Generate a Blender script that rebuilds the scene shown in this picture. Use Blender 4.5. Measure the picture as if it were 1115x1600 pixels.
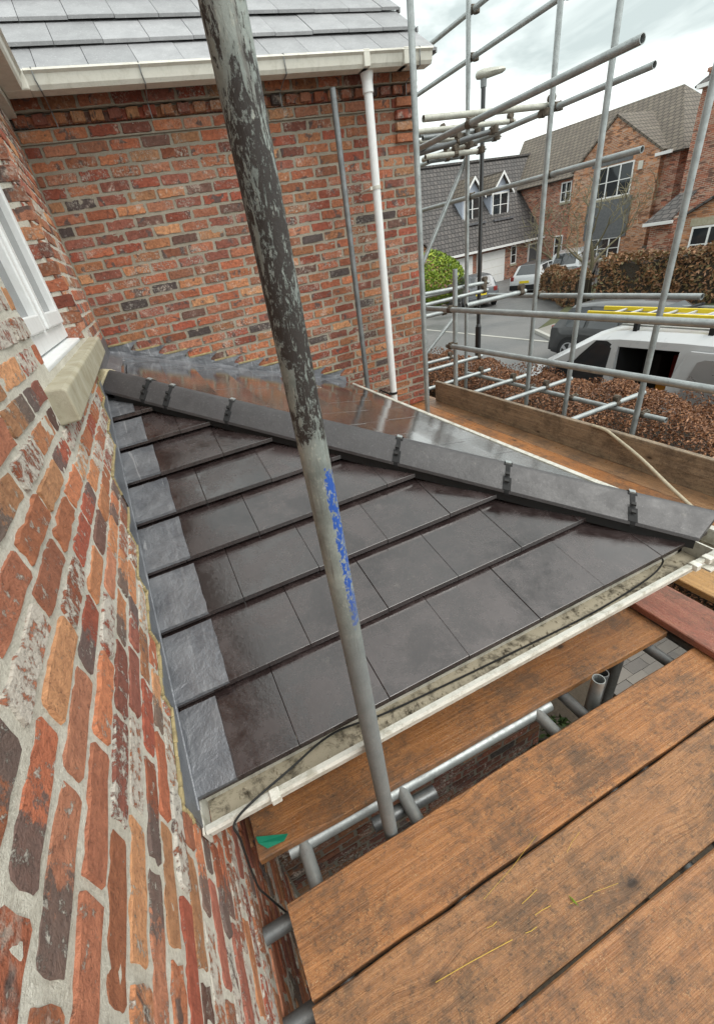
import bpy, bmesh, math, random
from mathutils import Vector, Matrix, noise as mnoise
rnd = random.Random(7)
for o in list(bpy.data.objects): bpy.data.objects.remove(o)
scene = bpy.context.scene
COL = scene.collection
# ------------------------------------------------------------------ camera
W, H, F, CX, CY = 1115., 1600., 651.544, 519.412, 808.507
R = Matrix(((0.90304792, -0.39793713, -0.16171115), (-0.34112337, -0.43561306, -0.83299226), (0.26103506, 0.80739538, -0.52912512)))
CAM = Vector((0.30538, -4.13886, 0.0))
cd = bpy.data.cameras.new('camera'); cam = bpy.data.objects.new('camera', cd); COL.objects.link(cam)
r0, r1, r2 = R[0], -R[1], -R[2]
cam.matrix_world = Matrix(((r0[0], r1[0], r2[0], CAM.x), (r0[1], r1[1], r2[1], CAM.y), (r0[2], r1[2], r2[2], CAM.z), (0, 0, 0, 1)))
cd.sensor_fit = 'VERTICAL'; cd.sensor_height = 24.0; cd.lens = 24.0 * F / H
cd.shift_x = (W / 2 - CX) / H; cd.shift_y = (CY - H / 2) / H
cd.clip_start = 0.02; cd.clip_end = 2000
scene.camera = cam
scene.render.resolution_x = 713; scene.render.resolution_y = 1024
# ------------------------------------------------------------------ sky, sun, exposure
SUN_EL, SUN_AZ = math.radians(56), math.radians(142)     # azimuth from +Y towards +X
world = bpy.data.worlds.new('World'); scene.world = world; world.use_nodes = True
wn = world.node_tree.nodes; wl = world.node_tree.links; wn.clear()
sky = wn.new('ShaderNodeTexSky'); sky.sky_type = 'NISHITA'; sky.sun_disc = False
sky.sun_elevation = SUN_EL; sky.sun_rotation = SUN_AZ; sky.air_density = 1.0; sky.dust_density = 4.0; sky.ozone_density = 1.0
hs = wn.new('ShaderNodeHueSaturation'); hs.inputs['Saturation'].default_value = 0.16
wl.new(sky.outputs[0], hs.inputs['Color'])
tc = wn.new('ShaderNodeTexCoord'); mp = wn.new('ShaderNodeMapping'); mp.inputs['Scale'].default_value = (1.6, 1.6, 4.5)
ns = wn.new('ShaderNodeTexNoise'); ns.inputs['Scale'].default_value = 1.7; ns.inputs['Detail'].default_value = 6; ns.inputs['Roughness'].default_value = 0.55; ns.inputs['Distortion'].default_value = .4
wl.new(tc.outputs['Generated'], mp.inputs['Vector']); wl.new(mp.outputs[0], ns.inputs['Vector'])
cr = wn.new('ShaderNodeValToRGB'); cr.color_ramp.elements[0].position = .34; cr.color_ramp.elements[1].position = .60
cr.color_ramp.elements[0].color = (.46, .51, .51, 1); cr.color_ramp.elements[1].color = (1.22, 1.24, 1.21, 1)
wl.new(ns.outputs['Fac'], cr.inputs[0])
mx = wn.new('ShaderNodeMix'); mx.data_type = 'RGBA'; mx.blend_type = 'MULTIPLY'; mx.inputs[0].default_value = 1
# an even cloud layer: most of the light comes through cloud, a little from the clear-sky model above it
ov = wn.new('ShaderNodeMix'); ov.data_type = 'RGBA'; ov.inputs[0].default_value = .72; ov.inputs[7].default_value = (8.6, 8.9, 8.8, 1)
wl.new(hs.outputs[0], ov.inputs[6]); wl.new(ov.outputs[2], mx.inputs[6]); wl.new(cr.outputs[0], mx.inputs[7])
bg = wn.new('ShaderNodeBackground'); bg.inputs['Strength'].default_value = 0.12
wo = wn.new('ShaderNodeOutputWorld'); wl.new(mx.outputs[2], bg.inputs[0]); wl.new(bg.outputs[0], wo.inputs[0])
sl = bpy.data.lights.new('sun', 'SUN'); sl.energy = 1.1; sl.angle = math.radians(38); sl.color = (1, .96, .9)
so = bpy.data.objects.new('sun', sl); COL.objects.link(so)
sd = Vector((math.sin(SUN_AZ) * math.cos(SUN_EL), math.cos(SUN_AZ) * math.cos(SUN_EL), math.sin(SUN_EL)))
so.rotation_euler = sd.to_track_quat('Z', 'Y').to_euler(); so.location = (0, 0, 30)
vs = scene.view_settings; vs.view_transform = 'Standard'; vs.look = 'None'; vs.gamma = 1; vs.exposure = 0.8; vs.use_curve_mapping = False

# ------------------------------------------------------------------ helpers
def ray(px, py):
    q = Vector(((px - CX) / F, (py - CY) / F, 1.0)); return R.transposed() @ q
def at(px, py, ax, val):                                  # where a photo pixel's ray meets the plane axis = val
    d = ray(px, py); return CAM + d * ((val - CAM[ax]) / d[ax])
def atpl(px, py, p0, n):
    d = ray(px, py); return CAM + d * (n.dot(p0 - CAM) / n.dot(d))
def proj(p):
    q = R @ (Vector(p) - CAM)
    if q.z < .02: return None
    return (q.x / q.z * F + CX, q.y / q.z * F + CY, q.z)
WM = {}
def tag(o, label=None, cat=None, group=None, kind=None):
    if label: o['label'] = label
    if cat: o['category'] = cat
    if group: o['group'] = group
    if kind: o['kind'] = kind
    return o
def thing(name, loc, label, cat, group=None, rz=0):
    o = bpy.data.objects.new(name, None); COL.objects.link(o)
    o.location = loc; o.rotation_euler = (0, 0, rz); o.empty_display_size = .2
    WM[o] = Matrix.Translation(Vector(loc)) @ Matrix.Rotation(rz, 4, 'Z')
    return tag(o, label, cat, group)
def link(o, parent, basis=None, local=False):
    COL.objects.link(o)
    if basis is None: basis = Matrix.Identity(4)
    o.matrix_basis = basis
    if parent is not None:
        o.parent = parent
        if local: WM[o] = WM[parent] @ basis
        else: o.matrix_parent_inverse = WM[parent].inverted(); WM[o] = basis
    else: WM[o] = basis
    return o
class MB:
    def __init__(s): s.v = []; s.f = []; s.m = []
    def add(s, vs, fs, mi=0):
        b = len(s.v); s.v += [tuple(v) for v in vs]; s.f += [tuple(i + b for i in f) for f in fs]; s.m += [mi] * len(fs); return s
    def box(s, a, b, mi=0):
        x0, y0, z0 = a; x1, y1, z1 = b
        return s.add([(x0, y0, z0), (x1, y0, z0), (x1, y1, z0), (x0, y1, z0), (x0, y0, z1), (x1, y0, z1), (x1, y1, z1), (x0, y1, z1)],
                     [(0, 3, 2, 1), (4, 5, 6, 7), (0, 1, 5, 4), (1, 2, 6, 5), (2, 3, 7, 6), (3, 0, 4, 7)], mi)
    def prism(s, pts, off, mi=0):                          # polygon (list of Vectors) swept by off
        n = len(pts); off = Vector(off); p = [Vector(q) for q in pts]
        return s.add(p + [q + off for q in p], [tuple(range(n))[::-1], tuple(range(n, 2 * n))] + [(i, (i + 1) % n, n + (i + 1) % n, n + i) for i in range(n)], mi)
    def loft(s, rings, mi=0, cap=True, closed=True):
        n = len(rings[0]); b = []
        for r in rings: b += list(r)
        fs = []
        for k in range(len(rings) - 1):
            for i in range(n if closed else n - 1):
                fs.append((k * n + i, k * n + (i + 1) % n, (k + 1) * n + (i + 1) % n, (k + 1) * n + i))
        if cap: fs += [tuple(range(n))[::-1], tuple(range((len(rings) - 1) * n, len(rings) * n))]
        return s.add(b, fs, mi)
    def tube(s, a, b, r, n=14, r2=None, hollow=0, mi=0, bow=0):
        a = Vector(a); b = Vector(b); d = (b - a).normalized(); r2 = r if r2 is None else r2
        u = d.orthogonal().normalized(); w = d.cross(u)
        ring = lambda c, q: [c + (u * math.cos(2 * math.pi * i / n) + w * math.sin(2 * math.pi * i / n)) * q for i in range(n)]
        if hollow: s.loft([ring(a + d * .25, r - hollow), ring(a, r - hollow), ring(a, r), ring(b, r2), ring(b, r2 - hollow), ring(b - d * .25, r2 - hollow)], mi, cap=True)
        else: s.loft([ring(a, r), ring(b, r2)], mi)
        return s
    def path(s, pts, r, n=8, mi=0):
        pts = [Vector(p) for p in pts]; rings = []; u = None
        for i, p in enumerate(pts):
            d = (pts[min(i + 1, len(pts) - 1)] - pts[max(i - 1, 0)]).normalized()
            u = d.orthogonal().normalized() if u is None else (u - d * u.dot(d)).normalized()
            w = d.cross(u); rr = r(i / (len(pts) - 1)) if callable(r) else r
            rings.append([p + (u * math.cos(2 * math.pi * k / n) + w * math.sin(2 * math.pi * k / n)) * rr for k in range(n)])
        return s.loft(rings, mi)
    def mesh(s, name, mats, smooth=False, fix=True, angle=None):
        me = bpy.data.meshes.new(name); me.from_pydata(s.v, [], s.f)
        for m in (mats if isinstance(mats, (list, tuple)) else [mats]): me.materials.append(m)
        if any(s.m): me.polygons.foreach_set('material_index', s.m)
        if fix:
            bm = bmesh.new(); bm.from_mesh(me); bmesh.ops.recalc_face_normals(bm, faces=bm.faces); bm.to_mesh(me); bm.free()
        if smooth: me.polygons.foreach_set('use_smooth', [True] * len(me.polygons))
        if smooth and angle: me.set_sharp_from_angle(angle=math.radians(angle))
        return me
    def build(s, name, mats, parent=None, smooth=False, basis=None, local=False, fix=True, bevel=0, angle=40):
        o = bpy.data.objects.new(name, s.mesh(name, mats, smooth, fix, angle if smooth else None)); link(o, parent, basis, local)
        if bevel:
            m = o.modifiers.new('bevel', 'BEVEL'); m.width = bevel; m.segments = 2; m.limit_method = 'ANGLE'; m.angle_limit = math.radians(35)
        return o
def catmull(pts, n=8):
    pts = [Vector(p) for p in pts]; out = []
    for i in range(len(pts) - 1):
        p0 = pts[max(i - 1, 0)]; p1 = pts[i]; p2 = pts[i + 1]; p3 = pts[min(i + 2, len(pts) - 1)]
        for k in range(n):
            t = k / n
            out.append(.5 * ((2 * p1) + (p2 - p0) * t + (2 * p0 - 5 * p1 + 4 * p2 - p3) * t * t + (3 * p1 - p0 - 3 * p2 + p3) * t ** 3))
    out.append(pts[-1]); return out
def clip(poly, a, b, c):                                   # keep a*x + b*y <= c
    out = []
    for i in range(len(poly)):
        p, q = poly[i], poly[(i + 1) % len(poly)]
        dp, dq = a * p[0] + b * p[1] - c, a * q[0] + b * q[1] - c
        if dp <= 0: out.append(p)
        if (dp < 0 < dq) or (dq < 0 < dp):
            t = dp / (dp - dq); out.append((p[0] + (q[0] - p[0]) * t, p[1] + (q[1] - p[1]) * t))
    return out
# ------------------------------------------------------------------ materials
class NT:
    def __init__(s, name):
        s.mat = bpy.data.materials.new(name); s.mat.use_nodes = True; s.n = s.mat.node_tree.nodes; s.l = s.mat.node_tree.links
        s.b = s.n['Principled BSDF']; s._tc = None
    def tc(s, k='Object'):
        if not s._tc: s._tc = s.n.new('ShaderNodeTexCoord')
        return s._tc.outputs[k]
    def node(s, t, ins=None, **kw):
        n = s.n.new(t)
        for k, v in kw.items(): setattr(n, k, v)
        for k, v in (ins or {}).items():
            if hasattr(v, 'is_linked'): s.l.new(v, n.inputs[k])
            else: n.inputs[k].default_value = v
        return n
    def mapping(s, vec, scale=(1, 1, 1), loc=(0, 0, 0)):
        return s.node('ShaderNodeMapping', {'Vector': vec, 'Scale': scale, 'Location': loc}).outputs[0]
    def noise(s, vec, scale, detail=4, rough=.55, dist=0):
        return s.node('ShaderNodeTexNoise', {'Vector': vec, 'Scale': scale, 'Detail': detail, 'Roughness': rough, 'Distortion': dist}).outputs['Fac']
    def ramp(s, fac, *st):
        n = s.n.new('ShaderNodeValToRGB'); e = n.color_ramp.elements
        while len(e) < len(st): e.new(.5)
        for i, (p, c) in enumerate(st):
            e[i].position = p; e[i].color = (c, c, c, 1) if isinstance(c, (int, float)) else (*c, 1)
        s.l.new(fac, n.inputs[0]); return n.outputs[0]
    def mix(s, fac, a, b, mode='MIX'):
        n = s.n.new('ShaderNodeMix'); n.data_type = 'RGBA'; n.blend_type = mode
        for i, v in ((0, fac), (6, a), (7, b)):
            if hasattr(v, 'is_linked'): s.l.new(v, n.inputs[i])
            else: n.inputs[i].default_value = v if i == 0 else (*v, 1)
        return n.outputs[2]
    def math(s, op, a, b=0.0):
        n = s.n.new('ShaderNodeMath'); n.operation = op
        for i, v in ((0, a), (1, b)):
            if hasattr(v, 'is_linked'): s.l.new(v, n.inputs[i])
            else: n.inputs[i].default_value = v
        return n.outputs[0]
    def rand(s): return s.node('ShaderNodeObjectInfo').outputs['Random']
    def objcol(s): return s.node('ShaderNodeObjectInfo').outputs['Color']
    def rvec(s, k='Object', m=37.0):                       # object coordinates moved by a per-object amount
        v = s.math('MULTIPLY', s.rand(), m); c = s.node('ShaderNodeCombineXYZ', {0: v, 1: v, 2: v}).outputs[0]
        return s.node('ShaderNodeVectorMath', {0: s.tc(k), 1: c}, operation='ADD').outputs[0]
    def out(s, col=None, rough=None, bump=None, bstr=.4, bdist=.003, metal=None, spec=None):
        for k, v in (('Base Color', col), ('Roughness', rough), ('Metallic', metal), ('Specular IOR Level', spec)):
            if v is None: continue
            if hasattr(v, 'is_linked'): s.l.new(v, s.b.inputs[k])
            else: s.b.inputs[k].default_value = (*v, 1) if isinstance(v, tuple) else v
        if bump is not None:
            n = s.node('ShaderNodeBump', {'Height': bump, 'Strength': bstr, 'Distance': bdist}); s.l.new(n.outputs[0], s.b.inputs['Normal'])
        return s.mat
def simple(name, col, rough=.5, metal=0., var=.25, sc=8., bstr=.15, bd=.002):
    t = NT(name); n = t.noise(t.tc(), sc, 6, .6)
    c = t.mix(t.ramp(n, (.3, 0), (.75, 1)), tuple(x * (1 - var) for x in col), tuple(min(1, x * (1 + var * .6)) for x in col))
    return t.out(c, t.ramp(n, (.2, max(0, rough - .08)), (.8, min(1, rough + .08))), n, bstr, bd, metal)
M = {}
def brick_mat(name, stuff, lm=0.0):
    t = NT(name)
    base = t.node('ShaderNodeAttribute', attribute_name='col').outputs['Color'] if stuff else t.objcol()
    wv = t.node('ShaderNodeNewGeometry').outputs['Position']
    v = t.rvec()
    big = t.noise(wv if stuff else v, 16 if stuff else 13, 3, .5, .6); fine = t.noise(v, 190, 5, .7); med = t.noise(v, 45, 5, .65)
    c = t.mix(t.ramp(med, (.3, 0), (.72, 1)), t.mix(1, base, (.62, .55, .52), 'MULTIPLY'), t.mix(1, base, (1.3, 1.28, 1.22), 'MULTIPLY'))
    burnt = t.ramp(big, (.60, 0), (.66, .85))
    c = t.mix(burnt, c, t.mix(med, (.045, .037, .036), (.13, .11, .105)))
    pale = t.ramp(t.noise(wv, 9, 4, .6, .5), (.58, 0), (.68, .75))
    pale = t.math('MULTIPLY', pale, t.ramp(t.noise(wv, 75, 5, .7), (.42, 0), (.56, 1)))
    c = t.mix(pale, c, (.62, .52, .44))
    lime = t.math('MAXIMUM', t.ramp(t.noise(wv, 30, 8, .78, .15), (.61 - lm * .5, 0), (.67 - lm * .5, .9)), t.math('MULTIPLY', t.ramp(t.noise(wv, 3.5, 3, .5), (.52 - lm, 0), (.64 - lm, 1)), t.ramp(t.noise(wv, 70, 8, .8, .1), (.51, 0), (.59, .85))))
    c = t.mix(lime, c, (.66, .62, .55))
    if lm and not stuff:                                    # each brick has its own history: burnt at one end, lime-washed or clean
        r2 = t.math('FRACT', t.math('MULTIPLY', t.rand(), 7.13)); r3 = t.math('FRACT', t.math('MULTIPLY', t.rand(), 13.71)); x = t.node('ShaderNodeSeparateXYZ', {0: t.tc()}).outputs[0]
        c = c0 = t.mix(t.ramp(med, (.3, 0), (.72, 1)), t.mix(1, base, (.74, .68, .65), 'MULTIPLY'), t.mix(1, base, (1.25, 1.23, 1.18), 'MULTIPLY'))
        sd = t.math('MULTIPLY', x, t.math('SUBTRACT', t.math('MULTIPLY', t.ramp(r2, (.49, 0), (.51, 1)), 2.0), 1.0))
        edge = t.math('ADD', t.math('MULTIPLY', sd, 4.0), t.math('MULTIPLY', t.math('SUBTRACT', t.noise(v, 40, 7, .75), .5), 1.1))
        bmask = t.math('MULTIPLY', t.ramp(t.math('ADD', edge, .5), (.52, 0), (.60, .92)), t.ramp(r3, (.77, 0), (.79, .9)))
        c = t.mix(bmask, c, t.mix(t.noise(v, 70, 6, .8), (.06, .050, .048), (.22, .19, .175)))
        heavy = t.ramp(r2, (.70, 0), (.72, .13)); some = t.ramp(r3, (.30, 0), (.34, .055))
        lv = t.math('ADD', t.math('ADD', t.noise(wv, 34, 8, .78, .15), heavy), some)
        lime = t.ramp(lv, (.62, 0), (.67, .92))
        c = t.mix(lime, c, t.mix(t.noise(wv, 110, 5, .7), (.58, .53, .45), (.80, .77, .70)))
    speck = t.ramp(t.math('ADD', t.math('MULTIPLY', fine, .5), t.math('MULTIPLY', t.noise(v, 85, 7, .8), .5)), (.36, .38), (.47, 1), (.62, 1.0), (.70, 1.25)); c = t.mix(1, c, speck, 'MULTIPLY')
    hgt = t.math('ADD', t.math('MULTIPLY', med, 1.5), fine); hgt = t.math('ADD', hgt, t.math('MULTIPLY', lime, .5))
    return t.out(c, t.ramp(fine, (.3, .72), (.7, .92)), hgt, .95, .007)
M['brick'] = brick_mat('brick', False); M['brick_mass'] = brick_mat('brick_mass', True); M['brick_limed'] = brick_mat('brick_limed', False, .10); M['brick_limed_mass'] = brick_mat('brick_limed_mass', True, .10)
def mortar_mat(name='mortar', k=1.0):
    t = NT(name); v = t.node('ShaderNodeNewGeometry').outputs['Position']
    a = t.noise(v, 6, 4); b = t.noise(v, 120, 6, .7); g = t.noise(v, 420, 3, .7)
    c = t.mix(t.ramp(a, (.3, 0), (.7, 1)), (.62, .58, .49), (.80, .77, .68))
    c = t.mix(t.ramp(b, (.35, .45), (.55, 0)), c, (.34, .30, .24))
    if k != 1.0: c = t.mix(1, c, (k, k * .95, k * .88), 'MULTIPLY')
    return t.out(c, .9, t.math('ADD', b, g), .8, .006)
M['mortar'] = mortar_mat(); M['mortar_old'] = mortar_mat('mortar_old', .52); M['mortar_shaded'] = mortar_mat('mortar_shaded', .28)  # last one: porch wall mortar with the under-deck shade put into its colour
def tile_mat(name, c1, c2, rlo, rhi, wet=.7, bs=.12, rs=55):
    t = NT(name); v = t.rvec(); wv = t.node('ShaderNodeNewGeometry').outputs['Position']
    n = t.noise(v, 7, 6, .7); f = t.noise(v, 260, 4, .6); p = t.noise(wv, 5.5, 7, .72, .3); rip = t.noise(wv, rs, 5, .62); gr = t.noise(v, 90, 6, .8)
    c = t.mix(t.ramp(n, (.3, 0), (.7, 1)), c1, c2)
    c = t.mix(t.math('MULTIPLY', t.rand(), .45), c, tuple(x * .5 for x in c1))
    c = t.mix(t.ramp(gr, (.56, 0), (.70, .55)), c, tuple(min(1, x * 2.1) for x in c2))                      # sandy grain
    c = t.mix(t.ramp(t.noise(wv, 13, 6, .75), (.64, 0), (.74, .3)), c, (.20, .185, .16))                     # dried scuffs and dust
    sc = t.noise(t.mapping(v, (40, 3, 3)), 1.2, 5, .7, .8); c = t.mix(t.ramp(sc, (.70, 0), (.76, .35)), c, (.22, .21, .2))
    r = t.ramp(p, (.42, rlo), (.48, (rlo + rhi) * .5), (.56, rhi))
    if wet > .6: c = t.mix(1, c, t.ramp(p, (.42, (.68, .65, .65)), (.50, (.95, .94, .94)), (.58, (1.12, 1.11, 1.11))), 'MULTIPLY')      # standing wet against drying
    h = t.math('ADD', t.math('MULTIPLY', f, .3), t.math('ADD', rip, t.math('MULTIPLY', gr, .35)))
    return t.out(c, r, h, bs, .004, spec=wet)
M['tile'] = tile_mat('tile', (.030, .0205, .020), (.056, .042, .041), .07, .30, .7, .13)
M['tile_far'] = tile_mat('tile_far', (.034, .024, .022), (.056, .042, .039), .04, .13, .75, .10, 40)
for k_ in ('tile', 'tile_far'):                            # rain film on the tiles
    b_ = M[k_].node_tree.nodes['Principled BSDF']; b_.inputs['Coat Weight'].default_value = .8 if k_ == 'tile' else 1; b_.inputs['Coat Roughness'].default_value = .08 if k_ == 'tile' else .05; b_.inputs['Coat IOR'].default_value = 1.45 if k_ == 'tile' else 2.0
    M[k_].node_tree.links.new(b_.inputs['Roughness'].links[0].from_socket, b_.inputs['Coat Roughness']) if k_ == 'tile' else None
    bn_ = [n for n in M[k_].node_tree.nodes if n.type == 'BUMP'][0]; M[k_].node_tree.links.new(bn_.outputs[0], b_.inputs['Coat Normal'])
M['hip'] = tile_mat('hip', (.050, .047, .049), (.085, .08, .083), .34, .5, .5, .3)
M['tile_pale'] = tile_mat('tile_pale', (.25, .25, .26), (.36, .36, .37), .36, .5, .5, .2)
def lead_mat():
    t = NT('lead'); wv = t.node('ShaderNodeNewGeometry').outputs['Position']
    a = t.noise(t.mapping(wv, (45, 4, 4)), 1.1, 6, .6, .15); b = t.noise(wv, 7, 6, .65, .2); f = t.noise(wv, 140, 4, .7); s2 = t.noise(t.mapping(wv, (30, 2.5, 2.5)), 1.3, 3, .5, .9)
    c = t.mix(t.ramp(b, (.3, 0), (.7, 1)), (.115, .12, .135), (.215, .22, .235))
    c = t.mix(t.ramp(a, (.52, 0), (.78, .45)), c, (.36, .365, .38)); c = t.mix(t.ramp(s2, (.66, 0), (.70, .45)), c, (.48, .48, .49))
    c = t.mix(t.ramp(f, (.6, 0), (.75, .35)), c, (.07, .07, .08))
    h = t.math('ADD', t.math('MULTIPLY', b, 5), t.math('MULTIPLY', f, .4))
    return t.out(c, t.ramp(b, (.3, .30), (.7, .48)), h, .5, .007, .35)
M['lead'] = lead_mat()
def galv(name, c1, c2, rough=.42, met=.55, mud=0.):
    t = NT(name); v = t.tc(); a = t.noise(v, 9, 6, .65); b = t.noise(v, 60, 5, .7)
    st = t.noise(t.mapping(v, (30, 30, 2)), 2.0, 4, .6)
    c = t.mix(t.ramp(a, (.3, 0), (.7, 1)), c1, c2)
    c = t.mix(t.ramp(b, (.56, 0), (.72, .5)), c, tuple(x * .45 for x in c1))
    c = t.mix(t.ramp(st, (.58, 0), (.75, .35)), c, (.34, .31, .27))
    return t.out(c, t.ramp(b, (.3, rough - .08), (.7, rough + .15)), b, .25, .002, met)
M['galv'] = galv('galv', (.27, .29, .29), (.44, .47, .47))
M['galv_dark'] = galv('galv_dark', (.15, .16, .165), (.26, .275, .28))
M['galv_dry'] = galv('galv_dry', (.34, .34, .30), (.52, .52, .46), .55, .3)
M['steel_rust'] = simple('steel_rust', (.13, .105, .08), .6, .5, .5, 60)
def pole_mat():
    t = NT('painted_pole'); v = t.tc(); sep = t.node('ShaderNodeSeparateXYZ', {0: v}); x = sep.outputs[0]; z = t.math('ADD', t.math('MULTIPLY', sep.outputs[2], .5), .5)
    st = t.noise(t.mapping(v, (30, 30, 8)), 1.7, 9, .74, .9); fi = t.noise(t.mapping(v, (60, 60, 26)), 2.4, 7, .75, .5); a = t.noise(v, 16, 6, .7); ln = t.noise(t.mapping(v, (70, 70, 3)), 1.6, 6, .7, .3)
    c = t.mix(t.ramp(a, (.3, 0), (.7, 1)), (.15, .175, .165), (.34, .38, .355))                # old grey-green paint
    c = t.mix(t.ramp(fi, (.54, 0), (.66, .8)), c, (.44, .45, .40))
    c = t.mix(t.ramp(ln, (.54, 0), (.68, .7)), c, (.11, .095, .085))
    up = t.ramp(z, (.335, 0), (.38, .9), (.45, 1), (.54, 1), (.575, .92), (.60, .84), (.64, .80))
    m = t.math('ADD', t.math('MULTIPLY', st, .75), t.math('MULTIPLY', fi, .25)); m = t.math('MULTIPLY', m, up); m = t.ramp(m, (.440, 0), (.452, 1)); m = t.math('MULTIPLY', m, t.ramp(t.noise(t.mapping(v, (55, 55, 30)), 2.6, 6, .75), (.40, 0), (.46, 1)))
    c = t.mix(m, c, t.mix(fi, (.010, .009, .009), (.06, .05, .045)))
    bl = t.ramp(z, (.14, 0), (.175, .85), (.345, 1.02), (.365, 0)); side = t.ramp(t.math('ADD', t.math('MULTIPLY', x, 20), .5), (.30, 0), (.60, 1), (.9, .75))
    bm_ = t.math('MULTIPLY', t.math('MULTIPLY', bl, side), t.math('ADD', t.math('MULTIPLY', fi, .6), t.math('MULTIPLY', st, .4)))
    bm_ = t.math('MULTIPLY', bm_, t.ramp(t.noise(t.mapping(v, (60, 60, 34)), 2.2, 5, .7, .6), (.38, .35), (.52, 1.15))); c = t.mix(t.ramp(bm_, (.345, 0), (.365, .95)), c, (.010, .085, .42))
    low = t.ramp(z, (.10, 1), (.22, 0)); c = t.mix(low, c, t.mix(a, (.13, .15, .155), (.27, .29, .29)))
    return t.out(c, t.ramp(fi, (.3, .5), (.7, .75)), t.math('ADD', t.math('MULTIPLY', m, -1.0), fi), .6, .003, .15)
M['pole'] = pole_mat()
def wood_mat(name, rough=.40):
    t = NT(name); v = t.rvec('Object', 53.); base = t.objcol()
    vo = t.node('ShaderNodeTexVoronoi', {'Vector': t.mapping(v, (2.0, 4.1, 1)), 'Scale': 1.0, 'Randomness': 1.0}, voronoi_dimensions='2D'); kd = vo.outputs['Distance']
    pick = t.ramp(t.node('ShaderNodeSeparateColor', {0: vo.outputs['Color']}).outputs[0], (.40, 0), (.60, 1))
    bend = t.math('MULTIPLY', t.ramp(kd, (.0, 1), (.25, 0)), .022)
    wv = t.node('ShaderNodeVectorMath', {0: v, 1: t.node('ShaderNodeCombineXYZ', {1: bend}).outputs[0]}, operation='ADD').outputs[0]
    g = t.noise(t.mapping(wv, (.35, 30, 30)), 2.0, 8, .66, .15); f = t.noise(t.mapping(wv, (3, 220, 220)), 1.4, 4, .7)
    d1 = t.noise(v, 4.2, 9, .74, .2); d2 = t.noise(t.mapping(v, (9, 20, 20)), 1.0, 9, .80, .2); d3 = t.noise(v, 75, 6, .8); grit = t.noise(v, 260, 3, .7)
    c = t.mix(t.ramp(g, (.30, 0), (.70, 1)), t.mix(1, base, (.62, .53, .47), 'MULTIPLY'), t.mix(1, base, (1.18, 1.14, 1.08), 'MULTIPLY'))
    c = t.mix(t.ramp(f, (.50, 0), (.70, .5)), c, t.mix(1, base, (.42, .34, .30), 'MULTIPLY'))
    dirt = t.math('ADD', t.math('MULTIPLY', d1, .55), t.math('MULTIPLY', d2, .45))
    c = t.mix(t.ramp(dirt, (.475, 0), (.565, .60), (.67, .87)), c, t.mix(d3, (.045, .032, .023), (.14, .10, .068)))   # trodden-in dirt
    c = t.mix(t.math('MULTIPLY', t.ramp(d3, (.52, 0), (.62, .75)), t.ramp(d1, (.38, .2), (.56, 1))), c, (.055, .038, .027))
    c = t.mix(t.math('MULTIPLY', t.ramp(grit, (.56, 0), (.64, .8)), t.ramp(d2, (.40, 1), (.55, .15))), c, (.50, .33, .17))     # sawdust and worn fibre
    c = t.mix(t.ramp(t.noise(t.mapping(v, (14, 60, 60)), 1.0, 5, .75), (.64, 0), (.70, .6)), c, (.03, .02, .015))               # splits and dents
    ke = t.math('ADD', kd, t.math('MULTIPLY', t.math('SUBTRACT', d3, .5), .035))
    kn = t.math('MULTIPLY', t.ramp(ke, (.020, 1), (.030, .8), (.042, .35), (.09, 0)), pick)
    c = t.mix(t.math('MULTIPLY', kn, .9), c, (.026, .016, .011))
    h = t.math('ADD', g, t.math('MULTIPLY', f, .8)); h = t.math('ADD', h, t.math('ADD', t.math('MULTIPLY', grit, .4), t.math('MULTIPLY', d3, .8)))
    return t.out(c, t.ramp(d1, (.38, rough - .16), (.60, rough + .16)), h, .75, .004)
M['wood'] = wood_mat('wood')
def pvc(name, col, dirt, amt):
    t = NT(name); v = t.node('ShaderNodeNewGeometry').outputs['Position']
    n = t.noise(v, 14, 7, .78, .3); f = t.noise(v, 70, 6, .78); st = t.noise(t.mapping(v, (6, 6, 1)), 6, 5, .7)
    c = t.mix(t.ramp(n, (.48, 0), (.64, amt)), col, dirt); c = t.mix(t.ramp(st, (.56, 0), (.75, amt)), c, tuple(x * .8 for x in dirt))
    c = t.mix(t.ramp(f, (.62, 0), (.72, amt)), c, tuple(x * .5 for x in dirt))
    return t.out(c, t.ramp(n, (.3, .3), (.7, .55)), f, .12, .002)
M['pvc'] = pvc('pvc', (.66, .65, .59), (.26, .24, .17), .6); M['pvc_clean'] = pvc('pvc_clean', (.78, .79, .79), (.5, .5, .47), .2)
M['pvc_cream'] = pvc('pvc_cream', (.60, .585, .52), (.38, .36, .29), .35)
M['moss'] = pvc('moss', (.46, .41, .31), (.040, .030, .018), 1.0)
def stone_mat():
    t = NT('stone'); v = t.node('ShaderNodeNewGeometry').outputs['Position']; n = t.noise(v, 9, 6, .65, .4); f = t.noise(v, 240, 4, .7)
    c = t.mix(t.ramp(n, (.35, 0), (.7, 1)), (.31, .275, .19), (.44, .41, .32)); c = t.mix(t.ramp(t.noise(v, 22, 6, .75), (.56, 0), (.7, .6)), c, (.22, .2, .14))
    return t.out(c, .85, f, .5, .003)
M['stone'] = stone_mat()
M['sealant'] = simple('sealant', (.36, .29, .15), .8, 0, .4, 40, .5, .004)
M['mortar_cream'] = simple('mortar_cream', (.46, .40, .26), .85, 0, .25, 40, .5, .004)
M['black'] = simple('black', (.010, .010, .011), .8, 0, .3, 60)
M['rubber'] = simple('rubber', (.009, .009, .009), .65, 0, .3, 40)
M['underlay'] = simple('underlay', (.015, .014, .014), .9)
M['white_paint'] = simple('white_paint', (.78, .78, .77), .35, 0, .06, 6, .05)
M['dark_in'] = simple('dark_in', (.012, .012, .013), .8)
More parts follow.
